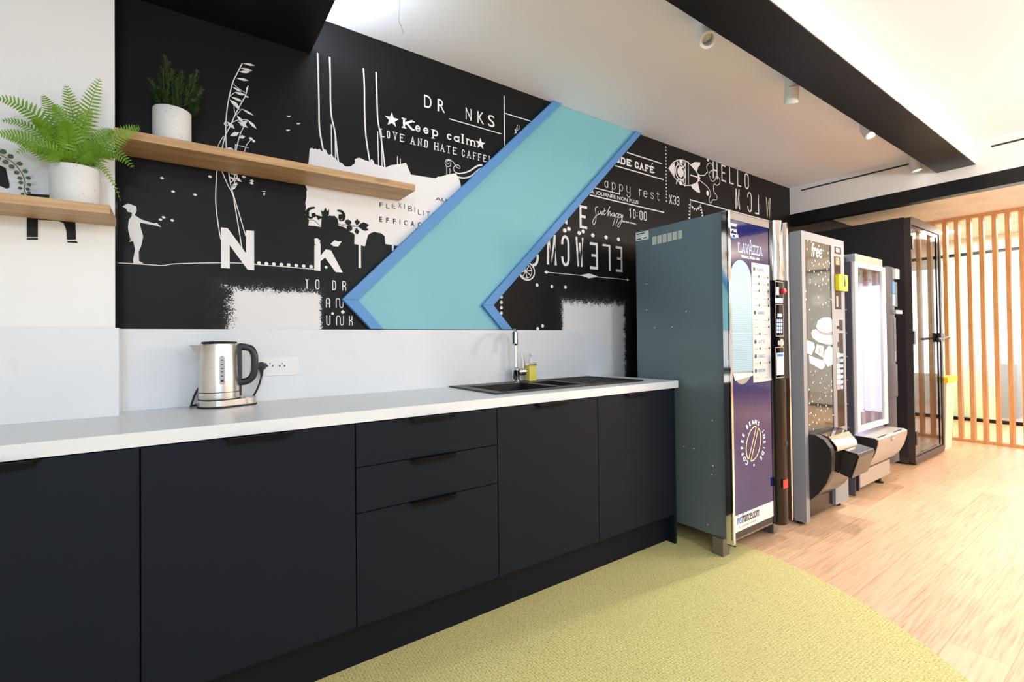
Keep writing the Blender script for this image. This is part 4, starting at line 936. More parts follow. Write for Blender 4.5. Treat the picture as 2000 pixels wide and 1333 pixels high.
# ------------------------------------------------------------------ coffee machine
X0, X1 = 2.480, 3.10; Y0, Y1, Z0, Z1 = -.251, -.831, .100, 1.846
cm = thing('coffee_machine', 'tall grey coffee vending machine with dark blue glass front', 'vending machine', (2.79, -.55, 0))
obj('body', box(B(), X0, X1, Y1, Y0, Z0, Z1), 'm1side', cm, bevel=.003)
S = lambda px, py: at(px, py, 'x', X0-.0006)
def sidequad(bm, pts, e=.0006):
    bm.faces.new([bm.verts.new((X0-e, at(*p, 'x', X0-e).y, at(*p, 'x', X0-e).z)) for p in pts])
bm = B(); sidequad(bm, [(1241.6,456),(1266.5,450),(1267,467),(1242,471.5)]); lab = obj('sticker', bm, 'sticker', cm)
bm = B()
sidequad(bm, [(1243.5,457.5),(1259,454),(1259,456),(1243.5,459.6)], .0012); sidequad(bm, [(1243.5,467.5),(1252,465.5),(1252,467.5),(1243.5,469.5)], .0012); sidequad(bm, [(1256,464.5),(1263,463),(1263,465.2),(1256,466.8)], .0012); sidequad(bm, [(1243.5,462),(1253,460),(1253,460.7),(1243.5,462.7)], .0012)
obj('sticker_print', bm, 'ink', lab)
bm = B()
for i in range(6):
    for k in range(8):
        xa = 1274+10*i; ya = 463.5-2.35*i+2.05*k
        sidequad(bm, [(xa,ya),(xa+8.2,ya-2.0),(xa+8.2,ya-.7),(xa,ya+1.3)])
obj('ventilation_slots', bm, 'louvre', cm)
bm = B()
for p in ((1262.5,555),(1262.5,605.5),(1340,608.5),(1278.5,640.5),(1312.5,639),(1391,822),(1336,873),(1355,877),(1390.5,928),(1392,909),(1392.5,911),(1382,1026)):
    q = S(*p); obj('rivet', lathe(B(), [(.0035, -.0009), (.0035, .0008)], (X0, q.y, q.z), 8, 'x'), 'white_pl', cm)
DY = -.865; D1 = onY(DY)
def FR_(f, a, b): p, q = f(*a), f(*b); return p[0], q[0], q[1], p[1]   # x0, x1, z0, z1
dl = 2.486
obj('door', box(B(), dl, 2.962, DY+.003, Y1-.001, .098, Z1-.006), 'm1dark', cm, bevel=.002)
cx0 = D1(1423, 700)[0]; xe0 = D1(1505.3, 720)[0]
bm = box(B(), dl-.002, cx0+.006, DY-.008, Y1-.002, .085, Z1-.001); obj('chrome_trim', bm, 'chrome', cm, bevel=.003)
bm = box(B(), dl-.006, cx0+.012, DY-.012, Y1, .078, .086); obj('trim_cap', bm, 'black', cm)
gx0, gx1 = cx0+.006, xe0
gt = D1(1425, 428)[1]; wb, wt = D1(1433, 1043)[1], D1(1433, 1010)[1]
gf = obj('glass_front', box(B(), gx0, gx1, DY-.001, DY+.003, wt, gt), 'm1glass', cm)
hd = obj('header', box(B(), gx0, gx1, DY-.004, DY+.003, gt, Z1-.006), 'm1dark', cm)
wf = obj('brand_strip', box(B(), gx0, gx1, DY-.001, DY+.003, wb, wt), 'sticker', cm)
obj('bottom_rail', box(B(), gx0, gx1, DY-.001, DY+.003, .11, wb), 'black', cm)
e1 = DY-.0022
bm = B(); a = D1(1439, 1026); b = D1(1482, 1003); zb = a[1]; zt = zb+.052
text(bm, 'ivs', a[0], a[0]+(b[0]-a[0])*.21, zb, zt, e1, .01, .3); obj('blue_lettering', bm, 'blueink', wf)
bm = B(); text(bm, 'france.com', a[0]+(b[0]-a[0])*.215, b[0], zb, zt, e1, .012, .3); obj('black_lettering', bm, 'ink', wf)
bm = B(); text(bm, 'votre distributeur automatique', a[0]+.02, b[0]-.03, zb-.022, zb-.012, e1); obj('small_lettering', bm, 'greyink', wf)
# capsule window
cl, cr = D1(1426.5, 620)[0], D1(1467.8, 620)[0]; ctp = D1(1446, 508.5)[1]; cbt = D1(1448, 751)[1]; cr_ = (cr-cl)/2; cxm = (cl+cr)/2
lit0 = D1(1447, 727)[1]
cap_top = [(cxm+cr_*math.cos(R(180*i/20)), ctp-cr_+cr_*math.sin(R(180*i/20))) for i in range(21)]
cap_bot = [(cxm+cr_*math.cos(R(180+180*i/20)), cbt+cr_+cr_*math.sin(R(180+180*i/20))) for i in range(21)]
bm = B(); quadpoly(bm, cap_top+[(cl, lit0), (cr, lit0)], e1); cap = obj('lit_window', bm, 'capsule', gf)
bm = B(); quadpoly(bm, cap_bot, e1+.0004); obj('window_base', bm, 'greyink', gf)
bm = B(); quadpoly(bm, [(cl+.012, lit0-.004), (cr-.004, lit0-.010), (cr, lit0-.025), (cl+.03, lit0-.045)], e1-.0003); obj('cup', bm, 'louvre', gf)
bm = B(); n = 46
for k in range(n): quadpoly(bm, [(cl+.01, lit0+.01+k*(ctp-cr_-lit0)/n), (cr-.004, lit0+.01+k*(ctp-cr_-lit0)/n), (cr-.004, lit0+.0107+k*(ctp-cr_-lit0)/n), (cl+.01, lit0+.0107+k*(ctp-cr_-lit0)/n)], e1-.0006)
obj('window_line', bm, 'frost', cap)
# menu card
mx0, mx1 = D1(1468.5, 630)[0], D1(1505, 630)[0]-.004; mz1, mz0 = D1(1467, 513)[1], D1(1470, 748)[1]
mc = obj('menu_card', box(B(), mx0, mx1, e1-.0006, DY-.0012, mz0, mz1), 'paper', gf)
bm = B(); bb = B(); bc = B(); em = e1-.0012; mw = mx1-mx0; heads = {0: 1, 6: 1, 10: 1, 12: 1, 14: 1}
random.seed(11)
for k in range(16):
    z = mz1-.035-k*(mz1-mz0-.05)/15.2
    if k in heads:
        disc(bm, (mx0+.028, z), .012, .012, em, 10); text(bb, {0: 'CAFFÈ', 6: 'GRANDE', 10: 'LATTE', 12: 'CHOCO', 14: 'BOISSONS'}[k], mx0+.055, mx0+.055+mw*.38, z-.009, z+.008, em)
    else:
        for u in (0, 1):
            quadpoly(bc, [(mx0+.02+u*mw*.5, z-.002), (mx0+mw*.30+u*mw*.5, z-.002), (mx0+mw*.30+u*mw*.5, z+.001), (mx0+.02+u*mw*.5, z+.001)], em)
            if random.random() > .25: disc(bm, (mx0+mw*.38+u*mw*.5, z+.002), .007, .008, em, 8)
obj('icon_print', bm, 'ink', mc); obj('heading_lettering', bb, 'blueink', mc); obj('line_print', bc, 'greyink', mc)
# lit brand lettering, small line, top-left slogan
def LETT(s, xs, zb_, zt_, big=None):
    o1, o2 = B(), B()
    for i, chx in enumerate(s):
        x0 = xs[0]+(xs[1]-xs[0])*i/len(s); x1 = xs[0]+(xs[1]-xs[0])*(i+.98)/len(s); hi = zt_+(zt_-zb_)*.55 if i == big else zt_
        text(o1, chx, x0, x1, zb_, hi, e1, .05); text(o2, chx, x0+.0045, x1-.0045, zb_+.0045, hi-.0045, e1-.0008, .015)
    return o1, o2
lx = (D1(1441, 490)[0], D1(1488.5, 497)[0]); lz0 = D1(1441.5, 491.5)[1]-.0; lz1 = D1(1443, 475.5)[1]
o1, o2 = LETT('LAVAZZA', lx, lz0, lz1, 3); ln_ = obj('neon_lettering', o1, 'neon', gf); obj('letter_core', o2, 'm1glass', ln_)
bm = B(); text(bm, 'TORINO, ITALIA, 1895', D1(1447, 503)[0], D1(1482.5, 508)[0], D1(1447.2, 503.3)[1], D1(1447.2, 498.8)[1], e1, .02); obj('small_neon_lettering', bm, 'neonw', gf)
bm = B(); sx0 = gx0+.026
for s, xr_, vb, vt in (('your', 1436, 440.5, 433.5), ('best', 1435.5, 451.5, 444.5), ('break', 1439, 461, 453.5)): text(bm, s, sx0, D1(xr_+3, 450)[0], D1(1426, vb)[1], D1(1426, vt)[1], e1, .05)
obj('slogan_lettering', bm, 'frost', gf)
bm = B(); a, b = D1(1425, 461.5), D1(1437, 467); quadpoly(bm, [(sx0+.01, b[1]), (b[0], b[1]), (b[0], a[1]), (sx0+.01, a[1])], e1); obj('cyan_tag', bm, 'cyan', gf)
# bean emblem with ring of letters
ec = D1(1471, 867); er = abs(D1(1471, 825)[1]-ec[1]); bm = B()
def ring_text(s, a0, a1):
    for i, chx in enumerate(s):
        if chx == ' ': continue
        a = R(a0+(a1-a0)*i/(len(s)-1)); c_, s_ = math.cos(a), math.sin(a)
        def f(u, w): return (ec[0]+(er+w)*c_+u*s_, e1, ec[1]+(er+w)*s_-u*c_)
        gw = [p[0] for p in glyphs(chx)[0]]; hw = .5*(max(gw)-min(gw))/CAP*.023
        text(bm, chx, -hw, hw, -.011, .012, e1, .012, 0, f)
ring_text('COFFEE', 232, 150); ring_text('BEANS', 122, 62); ring_text('INSIDE', 28, -50)
disc(bm, (ec[0], ec[1]-er), .006, .006, e1); obj('ring_lettering', bm, 'neonw', gf)
bm = B(); th = R(-27)
def bean(pts): return [(ec[0]+u*math.cos(th)-w*math.sin(th), ec[1]+u*math.sin(th)+w*math.cos(th)) for u, w in pts]
ra, rb_ = er*.60, er*.82
for sg in (1, -1):
    pts = [(sg*.012, -rb_*.93)]+[(sg*(ra*math.sin(R(t_))), -rb_*math.cos(R(t_))) for t_ in range(14, 168, 8)]+[(sg*.012, rb_*.93)]
    ribbon(bm, bean(pts), .0055, e1, 0, True)
obj('bean_emblem', bm, 'amber', gf)
# right hand column with the payment panel
PY = -.900; PF = onY(PY); PX0 = onY(DY)(1511.5, 720)[0]; PX1 = PF(1541, 720)[0]
def colprof(x0, x1, yf, yb, n=10):
    c = (x0+x1)/2; h = (x1-x0)/2
    return [(x0, yb)]+[(c-h*math.cos(R(180*i/n)), yf+(1-math.sin(R(180*i/n)))*.035) for i in range(n+1)]+[(x1, yb)]
zc = PF(1525, 741)[1]; zd = PF(1525, 547)[1]
obj('column_top', prism(B(), colprof(PX0, PX1, PY, Y1-.002), zd, Z1+.005, 'z'), 'chrome', cm, smooth=True)
obj('column_base', prism(B(), colprof(PX0, PX1, PY, Y1-.002), .085, zc, 'z'), 'bronze', cm, smooth=True)
pp = obj('payment_panel', box(B(), PX0, PX1-.010, PY, Y1-.002, zc, zd), 'bezel', cm, bevel=.004)
obj('chrome_edge', box(B(), PX1-.010, PX1+.006, PY-.006, Y1-.002, .10, Z1), 'chrome', cm, bevel=.002)
obj('black_edge', box(B(), gx1, PX0, DY-.004, Y1-.002, .10, Z1-.012), 'bezel', cm)
ep = PY-.001
def prect(px0, py0, px1, py1): a, b = PF(px0, py0), PF(px1, py1); return [(a[0], b[1]), (b[0], b[1]), (b[0], a[1]), (a[0], a[1])]
for r_ in ((1513.5,550,1529.5,592.5),(1514.5,595,1530,657),(1514.5,679,1531,737)):
    bm = B(); ribbon(bm, prect(*r_), .004, ep, 0, True); obj('chrome_frame', bm, 'chrome', pp)
bm = B(); quadpoly(bm, prect(1513.6,582,1528,592), ep-.0006); obj('display', bm, 'lcd', pp)
bm = B(); quadpoly(bm, prect(1515,561,1521,577), ep-.0006); obj('coin_slot', bm, 'reflector', pp)
for k in range(12):
    a = 1516.6+(k % 3)*3.9; b = 624+(k//3)*7.3
    bm = B(); quadpoly(bm, prect(a, b, a+2.9, b+5.3), ep-.0006); obj('key', bm, 'key', pp)
bm = B(); quadpoly(bm, prect(1518,613,1527,620), ep-.0006); obj('key_light', bm, 'key', pp)
c = PF(1527.5, 569); bm = B(); lathe(bm, [(.016, 0), (.016, .014), (.010, .02), (.002, .021)], (c[0], PY, c[1]), 20, 'y'); obj('red_button', bm, 'redink', pp, smooth=True)
c = PF(1523, 670); bm = B(); lathe(bm, [(.022, 0), (.022, .012), (.014, .016), (.003, .010)], (c[0], PY, c[1]), 20, 'y'); obj('coin_return', bm, 'chrome', pp, smooth=True)
bm = B(); quadpoly(bm, prect(1516,690,1531,732), ep-.0006); cdp = obj('notice_card', bm, 'sticker', pp)
bm = B(); quadpoly(bm, prect(1517,691.5,1529,696.5), ep-.0010); obj('card_heading', bm, 'blueink', cdp)
c = PF(1536, 867); bm = B(); lathe(bm, [(.020, 0), (.020, .012), (.012, .013)], (c[0], PY+.012, c[1]), 20, 'y'); obj('lock', bm, 'rubber', cm)
a, b = PF(1529, 939), PF(1537, 953); bm = B(); quadpoly(bm, [(a[0], b[1]), (b[0]+.01, b[1]), (b[0]+.01, a[1]), (a[0], a[1])], PY-.0015); obj('red_sticker', bm, 'redink', cm)
for (lx0, ly0) in ((2.463, -.815), (3.0, -.815), (2.483, -.33), (3.03, -.33)):
    lg = obj('leg', box(B(), lx0, lx0+.062, ly0, ly0+.06, 0.0065 if lx0 < 2.6 else .001, .0998), 'leg', cm, bevel=.002)

# ------------------------------------------------------------------ snack machine with snow print
sm = thing('snack_machine', 'pale grey vending machine with dark glass printed with white dots', 'vending machine', (3.6, -.5, 0))
A0, A1 = 3.264, 3.900; FYm = -.885; E = onY(FYm)
zt2 = 1.832
obj('body', box(B(), A0+.004, A1-.004, FYm+.07, -.02, .035, zt2-.01), 'm2side', sm, bevel=.003)
st1 = E(1577, 750)[0]; gl0, gl1 = st1, E(1627, 700)[0]; gz1 = E(1572, 468)[1]; gz0 = .545
bm = B(); box(bm, A0, gl0, FYm, FYm+.069, .022, zt2); box(bm, gl0, A1, FYm, FYm+.069, gz1, zt2); box(bm, gl1, A1, FYm, FYm+.069, .045, gz1)
obj('door_frame', bm, 'm2', sm)
g2 = obj('glass_front', box(B(), gl0, gl1, FYm+.004, FYm+.01, .50, gz1), 'm2glass', sm)
obj('lower_panel', box(B(), gl0, gl1, FYm+.02, FYm+.03, .035, .5), 'bronze', sm)
lp = obj('kick_panel', box(B(), gl0, gl1, FYm+.008, FYm+.018, .16, .30), 'flap', sm)
ev = FYm+.0032
U = onY(ev); Uz = zoomed(U, 1520, 430, 4.444); Uz2 = zoomed(U, 1520, 700, 3.919)
bm = B(); a, b = Uz(288, 312), Uz(382, 330); text(bm, 'free', a[0], b[0], a[1], a[1]+.085, ev, .015, .25); obj('white_lettering', bm, 'glowvinyl', g2)
bm = B(); random.seed(21)
spots = [(255,180),(288,188),(352,228),(250,253),(392,266),(431,287),(320,355),(293,373),(308,395),(354,383),(390,385),(402,407),(430,358),(446,375),(411,368),(424,428),(272,441),(311,448),(373,453),(346,475),(409,490),(388,512),(277,519),(277,542),(323,558),(352,576),(383,560),(417,554),(436,518),(345,672),(270,778),(458,690),(242,690),(240,620),(415,720),(388,735)]
for p in spots: disc(bm, Uz(*p), .0062, .0062, ev, 10)
spots2 = [(245,105),(283,100),(333,157),(370,130),(406,183),(320,190),(265,188),(356,227),(388,212),(404,208),(235,240),(360,265),(411,247),(366,290),(405,290),(320,310),(262,332),(304,358),(368,365),(430,355),(238,345),(378,385),(250,420),(285,436),(330,400),(362,405),(390,470),(312,470),(265,490),(240,510),(355,470),(270,545),(295,497),(420,437)]
for p in spots2: disc(bm, Uz2(*p), .0058, .0058, ev, 10)
for k in range(34):
    u = random.uniform(gl0+.02, gl1-.02); z = random.uniform(.66, .95) if k < 22 else random.uniform(1.2, 1.7); r_ = random.uniform(.002, .0045); disc(bm, (u, z), r_, r_, ev, 8)
obj('dot_print', bm, 'frost', g2)
bm = B()
for pts in ([(328,925),(345,875),(395,845),(445,848),(468,870),(472,965),(425,985),(345,955)], [(288,985),(298,955),(330,950),(360,985),(410,1003),(472,1000),(476,1080),(430,1080),(350,1060),(300,1025)], [(248,1042),(308,1068),(318,1105),(288,1172),(250,1155)], [(335,1078),(395,1098),(388,1195),(318,1150)], [(402,1140),(440,1092),(480,1112),(484,1250),(430,1275),(388,1215)], [(268,1175),(392,1225),(410,1265),(378,1300),(272,1240)]):
    quadpoly(bm, [Uz(*p) for p in pts], ev)
il = obj('hat_print', bm, 'glowvinyl', g2)
bm = B()
for k in range(6): ribbon(bm, [Uz(385+3*k, 935-14*k), Uz(435-3*k, 945-14*k)], .004, ev-.0004)
for k in range(7): ribbon(bm, [Uz(282+15*k, 1190+6*k), Uz(282+15*k, 1228+6*k)], .008, ev-.0004)
quadpoly(bm, [Uz(*p) for p in ((340,955),(425,988),(472,968),(472,1000),(410,1003),(352,975))], ev-.0003)
quadpoly(bm, [Uz(*p) for p in ((345,1120),(362,1100),(370,1150),(350,1165))], ev-.0003)
obj('print_detail', bm, 'greyink', il)
e2 = FYm-.0008; E2 = onY(e2); Ez2 = zoomed(E2, 1520, 430, 4.444); Ez3 = zoomed(E2, 1520, 700, 3.919)
def q4(bm, f, x0, y0, x1, y1, Y):
    a, b = f(x0, (y0+y1)/2), f(x1, (y0+y1)/2); zt_ = f((x0+x1)/2, y0)[1]; zb_ = f((x0+x1)/2, y1)[1]
    quadpoly(bm, [(a[0], zb_), (b[0], zb_), (b[0], zt_), (a[0], zt_)], Y)
bm = B(); q4(bm, Ez2, 490, 235, 545, 295, e2); tl = obj('brown_label', bm, 'bronze', sm)
bm = B(); q4(bm, Ez2, 500, 245, 530, 280, e2-.0005); obj('label_print', bm, 'sticker', tl)
bm = B(); q4(bm, Ez2, 490, 320, 545, 775, e2); cs = obj('coin_panel', bm, 'bezel', sm)
bm = B(); q4(bm, Ez2, 497, 325, 530, 390, e2-.0005); q4(bm, Ez2, 503, 660, 520, 755, e2-.0005); obj('coin_plate', bm, 'chrome', cs)
bm = B(); q4(bm, Ez2, 530, 868, 560, 960, e2); q4(bm, Ez2, 508, 920, 530, 945, e2); q4(bm, Ez2, 515, 1060, 560, 1100, e2); q4(bm, Ez3, 482, 0, 500, 205, e2); q4(bm, Ez2, 530, 985, 565, 1330, e2); kp = obj('keypad_strip', bm, 'bezel', sm)
for k in range(7):
    bm = B(); q4(bm, Ez2, 541, 1160+47*k, 562, 1185+47*k, e2-.0006); obj('key', bm, 'key', kp)
cols = ['sticker', 'm2', 'louvre', 'louvre', 'louvre', 'm3frame', 'flap']
for k in range(7):
    bm = B(); q4(bm, Ez2, 507, 1155+47*k, 538, 1192+47*k, e2-.0006); obj('price_card', bm, cols[k], kp)
bm = B(); q4(bm, Ez3, 455, 212, 508, 525, e2); obj('coin_tray', bm, 'bezel', sm)
# yellow reader box
a, b = E(1632, 552), E(1652, 552); zt_, zb_ = E(1640, 538)[1], E(1640, 569)[1]
fY = onY(FYm-.024); a, b = fY(1639, 552), fY(1656, 552)
yr = obj('card_reader', box(B(), a[0], b[0], FYm-.024, FYm-.001, zb_, zt_), 'yellow', sm, bevel=.004)
xc = fY(1650, 552)[0]+.022
bm = B(); disc(bm, (xc-.022, (zt_+zb_)/2+.025), .012, .026, FYm-.0250); quadpoly(bm, [(xc-.032, zb_+.03), (xc-.012, zb_+.03), (xc-.012, zb_+.06), (xc-.032, zb_+.06)], FYm-.0250); obj('reader_window', bm, 'rubber', yr)
bm = B(); disc(bm, (xc-.022, (zt_+zb_)/2+.030), .009, .018, FYm-.0256); obj('reader_light', bm, 'cyan', yr)
# delivery drawer: half drum with a projecting scoop
prof = [(FYm+.015, .565), (FYm-.04, .565), (FYm-.085, .545), (FYm-.118, .50), (FYm-.128, .44), (FYm-.122, .36), (FYm-.095, .28), (FYm-.05, .205), (FYm-.002, .155), (FYm+.015, .155)]
bm = prism(B(), prof, gl0+.002, gl0+.05, 'x'); dcap = obj('drawer_cheek', bm, 'black', sm, bevel=.003)
prof2 = [(y+(.004 if y < FYm else 0), z-.003) for y, z in prof]
bm = prism(B(), prof2, gl0+.05, gl1+.02, 'x'); drum = obj('delivery_drawer', bm, 'bronze', sm, smooth=True)
bm = prism(B(), [(FYm-.03, .562), (FYm-.085, .553), (FYm-.128, .50), (FYm-.131, .47), (FYm-.11, .52), (FYm-.06, .55)], gl0+.07, gl1-.01, 'x'); obj('chrome_roll', bm, 'chrome', drum, smooth=True)
bm = prism(B(), [(FYm-.10, .475), (FYm-.205, .455), (FYm-.212, .44), (FYm-.17, .30), (FYm-.11, .315)], gl0+.16, gl1+.035, 'x'); obj('scoop', bm, 'bronze', drum, bevel=.003)
bm = prism(B(), [(FYm-.105, .46), (FYm-.200, .443), (FYm-.165, .315), (FYm-.11, .325)], gl0+.154, gl0+.1605, 'x'); obj('scoop_cheek', bm, 'rubber', drum)
for fx, fy_ in ((A0+.04, FYm+.05), (A1-.05, FYm+.05), (A0+.05, -.1), (A1-.06, -.1)):
    bm = B(); lathe(bm, [(.02, .001), (.02, .010), (.01, .012), (.01, .036)], (fx, fy_, 0), 14); obj('foot', bm, 'rubber', sm)

# ------------------------------------------------------------------ drinks cabinet with lit showcase
dm = thing('drinks_machine', 'slim vending machine with brightly lit glass door and white frame', 'vending machine', (4.5, -.5, 0))
C0, C1 = 4.11, 4.80; T1 = 1.715; FYd = -.87
E4 = onY(FYd); zz8 = zoomed(E4, 1640, 470, 2.72)
fx0, fx1 = E4(1672.5, 680)[0], E4(1732.3, 680)[0]; fz1 = E4(1672, 511.5)[1]; fz0 = E4(1674, 846)[1]
ix0, ix1 = E4(1678.6, 680)[0], E4(1725.7, 680)[0]; iz1 = E4(1678.6, 522)[1]; iz0 = E4(1678.6, 834)[1]
bm = B(); t = .012   # open-fronted cabinet shell
box(bm, C0, C0+.02, -.852, -.03, .012, T1); box(bm, fx1-.03, fx1-.01, -.80, -.03, .12, T1); box(bm, C0+.02, fx1-.03, -.045, -.03, .12, T1); box(bm, C0+.02, fx1-.03, -.80, -.045, T1-.03, T1); box(bm, C0+.02, fx1-.03, -.80, -.045, .36, .39); box(bm, C0+.02, fx1-.03, -.80, -.045, .12, .15)
sh = obj('cabinet_shell', bm, 'm3', dm)
for k in range(9): obj('rivet', lathe(B(), [(.004, -.006), (.008, -.004), (.008, .001)], (C0, -.815, .16+.172*k), 10, 'x'), 'leg', sh)
obj('inner_back', box(B(), C0+.03, fx1-.04, -.42, -.41, .39, T1-.04), 'm3in', dm)
lpx = fx1-.033; pA = at(1684.5, 560, 'x', lpx); pB = at(1718, 552, 'x', lpx); pC = at(1700, 803, 'x', lpx)
obj('side_liner', box(B(), lpx-.001, lpx+.002, -.845, -.05, .39, T1-.04), 'm3in', dm)
obj('violet_liner_glow', box(B(), lpx-.004, lpx-.0015, pB.y-.03, pB.y-.002, pC.z-.02, pA.z+.05), 'violet', dm)  # violet edge of the light on the side wall, painted as emission
obj('liner_glow', box(B(), lpx-.004, lpx-.0015, pB.y, pA.y, pC.z, pA.z), 'linerglow', dm)  # side wall lit by the LEDs, its brightness painted as an emissive sheet
bm = B(); n = 44; py_ = at(1681.2, 680, 'x', lpx).y; za_ = at(1681, 580, 'x', lpx).z
for k in range(n): box(bm, lpx-.006, lpx-.0015, py_-.012, py_+.012, iz0+.04+k*(za_-iz0-.04)/n, iz0+.04+(k+.5)*(za_-iz0-.04)/n)
obj('led_strip', bm, 'led', dm)
obj('inner_shelf', box(B(), C0+.022, fx1-.032, -.78, -.43, iz1-.06, iz1-.045), 'm3', dm)
light('showcase_light', 'AREA', ((ix0+ix1)/2, -.60, iz1-.09), 5, (.78, .78, 1.0), ((ix0+ix1)/2, -.6, 0), .3, .2)
bm = B()
box(bm, fx0, ix0, FYd, -.853, fz0, fz1); box(bm, ix1, fx1, FYd, -.853, fz0, fz1); box(bm, ix0, ix1, FYd, -.853, iz1, fz1); box(bm, ix0, ix1, FYd, -.853, fz0, iz0)
df = obj('door_frame', bm, 'm3frame', dm, bevel=.0)
obj('door_glass', box(B(), ix0-.003, ix1+.003, -.860, -.857, iz0-.003, iz1+.003), 'pane', df)
a = E4(1671.7, 494.8); b = E4(1722, 506.5)
obj('top_box', box(B(), a[0]+.01, fx1-.03, FYd+.01, -.35, T1+.001, a[1]), 'alu', dm, bevel=.003)
obj('top_clip', box(B(), C0+.002, C0+.05, -.80, -.5, T1+.001, T1+.04), 'black', dm)
# right column
RY = -.878; RF = onY(RY); RX0, RX1 = fx1+.002, RF(1755.5, 680)[0]
za, zb_, zc_ = 1.728, RF(1740, 606)[1], RF(1750, 712)[1]
cprof = lambda yf: [(RX0, -.78), (RX0, yf+.02), (RX0+.02, yf+.008), (RX0+.06, yf), (RX1-.08, yf), (RX1-.03, yf+.014), (RX1, yf+.05), (RX1, -.78)]
col = obj('side_column', prism(B(), cprof(RY), .16, za, 'z'), 'm3', dm, smooth=True)
obj('lower_shell', prism(B(), cprof(RY-.010), zc_-.26, zc_, 'z'), 'm3', col, smooth=True)
obj('bottom_shell', prism(B(), cprof(RY-.010), .155, .39, 'z'), 'm3', col, smooth=True)
eR = RY-.001
bm = box(B(), RX0+.13, RX1-.02, RY-.020, RY+.01, RF(1750,546)[1], RF(1750,527)[1]); obj('card_reader', bm, 'louvre', col, bevel=.004)
bm = B(); a, b = RF(1742,550), RF(1751,600); quadpoly(bm, [(a[0], b[1]), (b[0]+.02, b[1]), (b[0]+.02, a[1]), (a[0], a[1])], eR); ip = obj('info_panel', bm, 'bezel', col)
bm = B(); quadpoly(bm, [(a[0], a[1]-.10), (a[0]+.06, a[1]-.10), (a[0]+.06, a[1]), (a[0], a[1])], eR-.0005); obj('info_label', bm, 'cyan', ip)
bm = B(); quadpoly(bm, [(a[0], b[1]+.01), (a[0]+.06, b[1]+.01), (a[0]+.06, b[1]+.10), (a[0], b[1]+.10)], eR-.0005); obj('info_card', bm, 'sticker', ip)
bm = B(); box(bm, RX0+.1, RX1+.002, RY-.028, RY, zb_-.03, zb_); obj('ledge', bm, 'flap', col, bevel=.008)
bm = B(); quadpoly(bm, [(RX0+.13, zc_+.02), (RX1-.06, zc_+.02), (RX1-.06, zb_-.06), (RX0+.13, zb_-.06)], eR); kpd = obj('keypad', bm, 'black', col)
bm = B(); quadpoly(bm, [(RX0+.14, zc_+.03), (RX1-.09, zc_+.03), (RX1-.09, zc_+.11), (RX0+.14, zc_+.11)], eR-.0005); obj('key_row', bm, 'sticker', kpd)
# flap
zt_ = .447
fprof = [(-.805, zt_), (-.965, zt_-.002), (-.985, zt_-.012), (-.983, .40), (-.965, .33), (-.935, .265), (-.895, .215), (-.868, .195), (-.805, .195)]
bm = prism(B(), fprof, fx0+.002, fx0+.02, 'x'); obj('flap_cheek', bm, 'black', dm)
bm = prism(B(), fprof, fx0+.02, fx1+.01, 'x'); fl = obj('pickup_flap', bm, 'flap', dm, smooth=True)
bm = box(B(), (fx0+fx1)/2-.03, (fx0+fx1)/2+.03, -.9875, -.984, .395, .43); obj('push_label', bm, 'greyink', fl)
bm = B(); text(bm, 'PUSH', (fx0+fx1)/2-.024, (fx0+fx1)/2+.024, .404, .421, -.9882, .02); obj('push_lettering', bm, 'sticker', fl)
bm = B(); box(bm, fx0+.06, fx0+.22, -.972, -.966, zt_-.0015, zt_+.001); box(bm, fx1-.22, fx1-.06, -.972, -.966, zt_-.0015, zt_+.001); obj('slit', bm, 'rubber', fl)
obj('kick_plate', box(B(), fx0+.006, fx1-.005, -.875, -.855, .075, .19), 'flap', dm, bevel=.003)
obj('kick_side', box(B(), C0+.021, fx0+.006, -.868, -.80, .05, .44), 'black', dm)
for fx, fy_ in ((fx1-.06, -.82), (C0+.06, -.15), (fx1-.06, -.15)):
    bm = B(); lathe(bm, [(.028, .001), (.028, .010), (.012, .014), (.012, .12)], (fx, fy_, 0), 16); obj('foot', bm, 'rubber', dm)
bm = box(B(), fx1+.02, fx1+.12, -.83, -.80, .06, .17); obj('bracket', bm, 'leg', dm)

# ------------------------------------------------------------------ phone booth
PX_, PX2, PYf, PYb, PH = 5.505, 6.415, -.838, -.03, 2.245
bo = thing('phone_booth', 'tall black phone booth with a glass door beside the timber slats', 'booth', (5.96, -.43, 0))
def rrect(x0, x1, z0, z1, r, n=6):
    o = []
    for cx, cz, a0 in ((x1-r, z1-r, 0), (x0+r, z1-r, 90), (x0+r, z0+r, 180), (x1-r, z0+r, 270)):
        o += [(cx+r*math.cos(R(a0+90*i/n)), cz+r*math.sin(R(a0+90*i/n))) for i in range(n+1)]
    return o
def ring_prism(bm, outer, inner, a, b):
    n = len(outer); V = [[bm.verts.new((p[0], y, p[1])) for p in q] for y in (a, b) for q in (outer, inner)]
    for i in range(n):
        j = (i+1) % n
        bm.faces.new((V[0][i], V[0][j], V[1][j], V[1][i])); bm.faces.new((V[2][i], V[3][i], V[3][j], V[2][j])); bm.faces.new((V[0][i], V[2][i], V[2][j], V[0][j])); bm.faces.new((V[1][i], V[1][j], V[3][j], V[3][i]))
    bmesh.ops.recalc_face_normals(bm, faces=bm.faces)
bm = B(); ring_prism(bm, rrect(PX_, PX2, .012, PH, .05), rrect(PX_+.012, PX2-.05, .075, PH-.07, .012), PYf, PYf+.05); obj('front_frame', bm, 'podframe', bo, smooth=True)
bm = B(); box(bm, PX_, PX_+.05, PYf+.05, PYb, .06, PH-.05); box(bm, PX_+.05, PX2, PYb-.05, PYb, .06, PH-.05); obj('wall_panel', bm, 'pod', bo)
bm = box(B(), PX_+.001, PX2-.001, PYf+.05, PYb, PH-.05, PH); obj('roof', bm, 'pod', bo, bevel=.006)
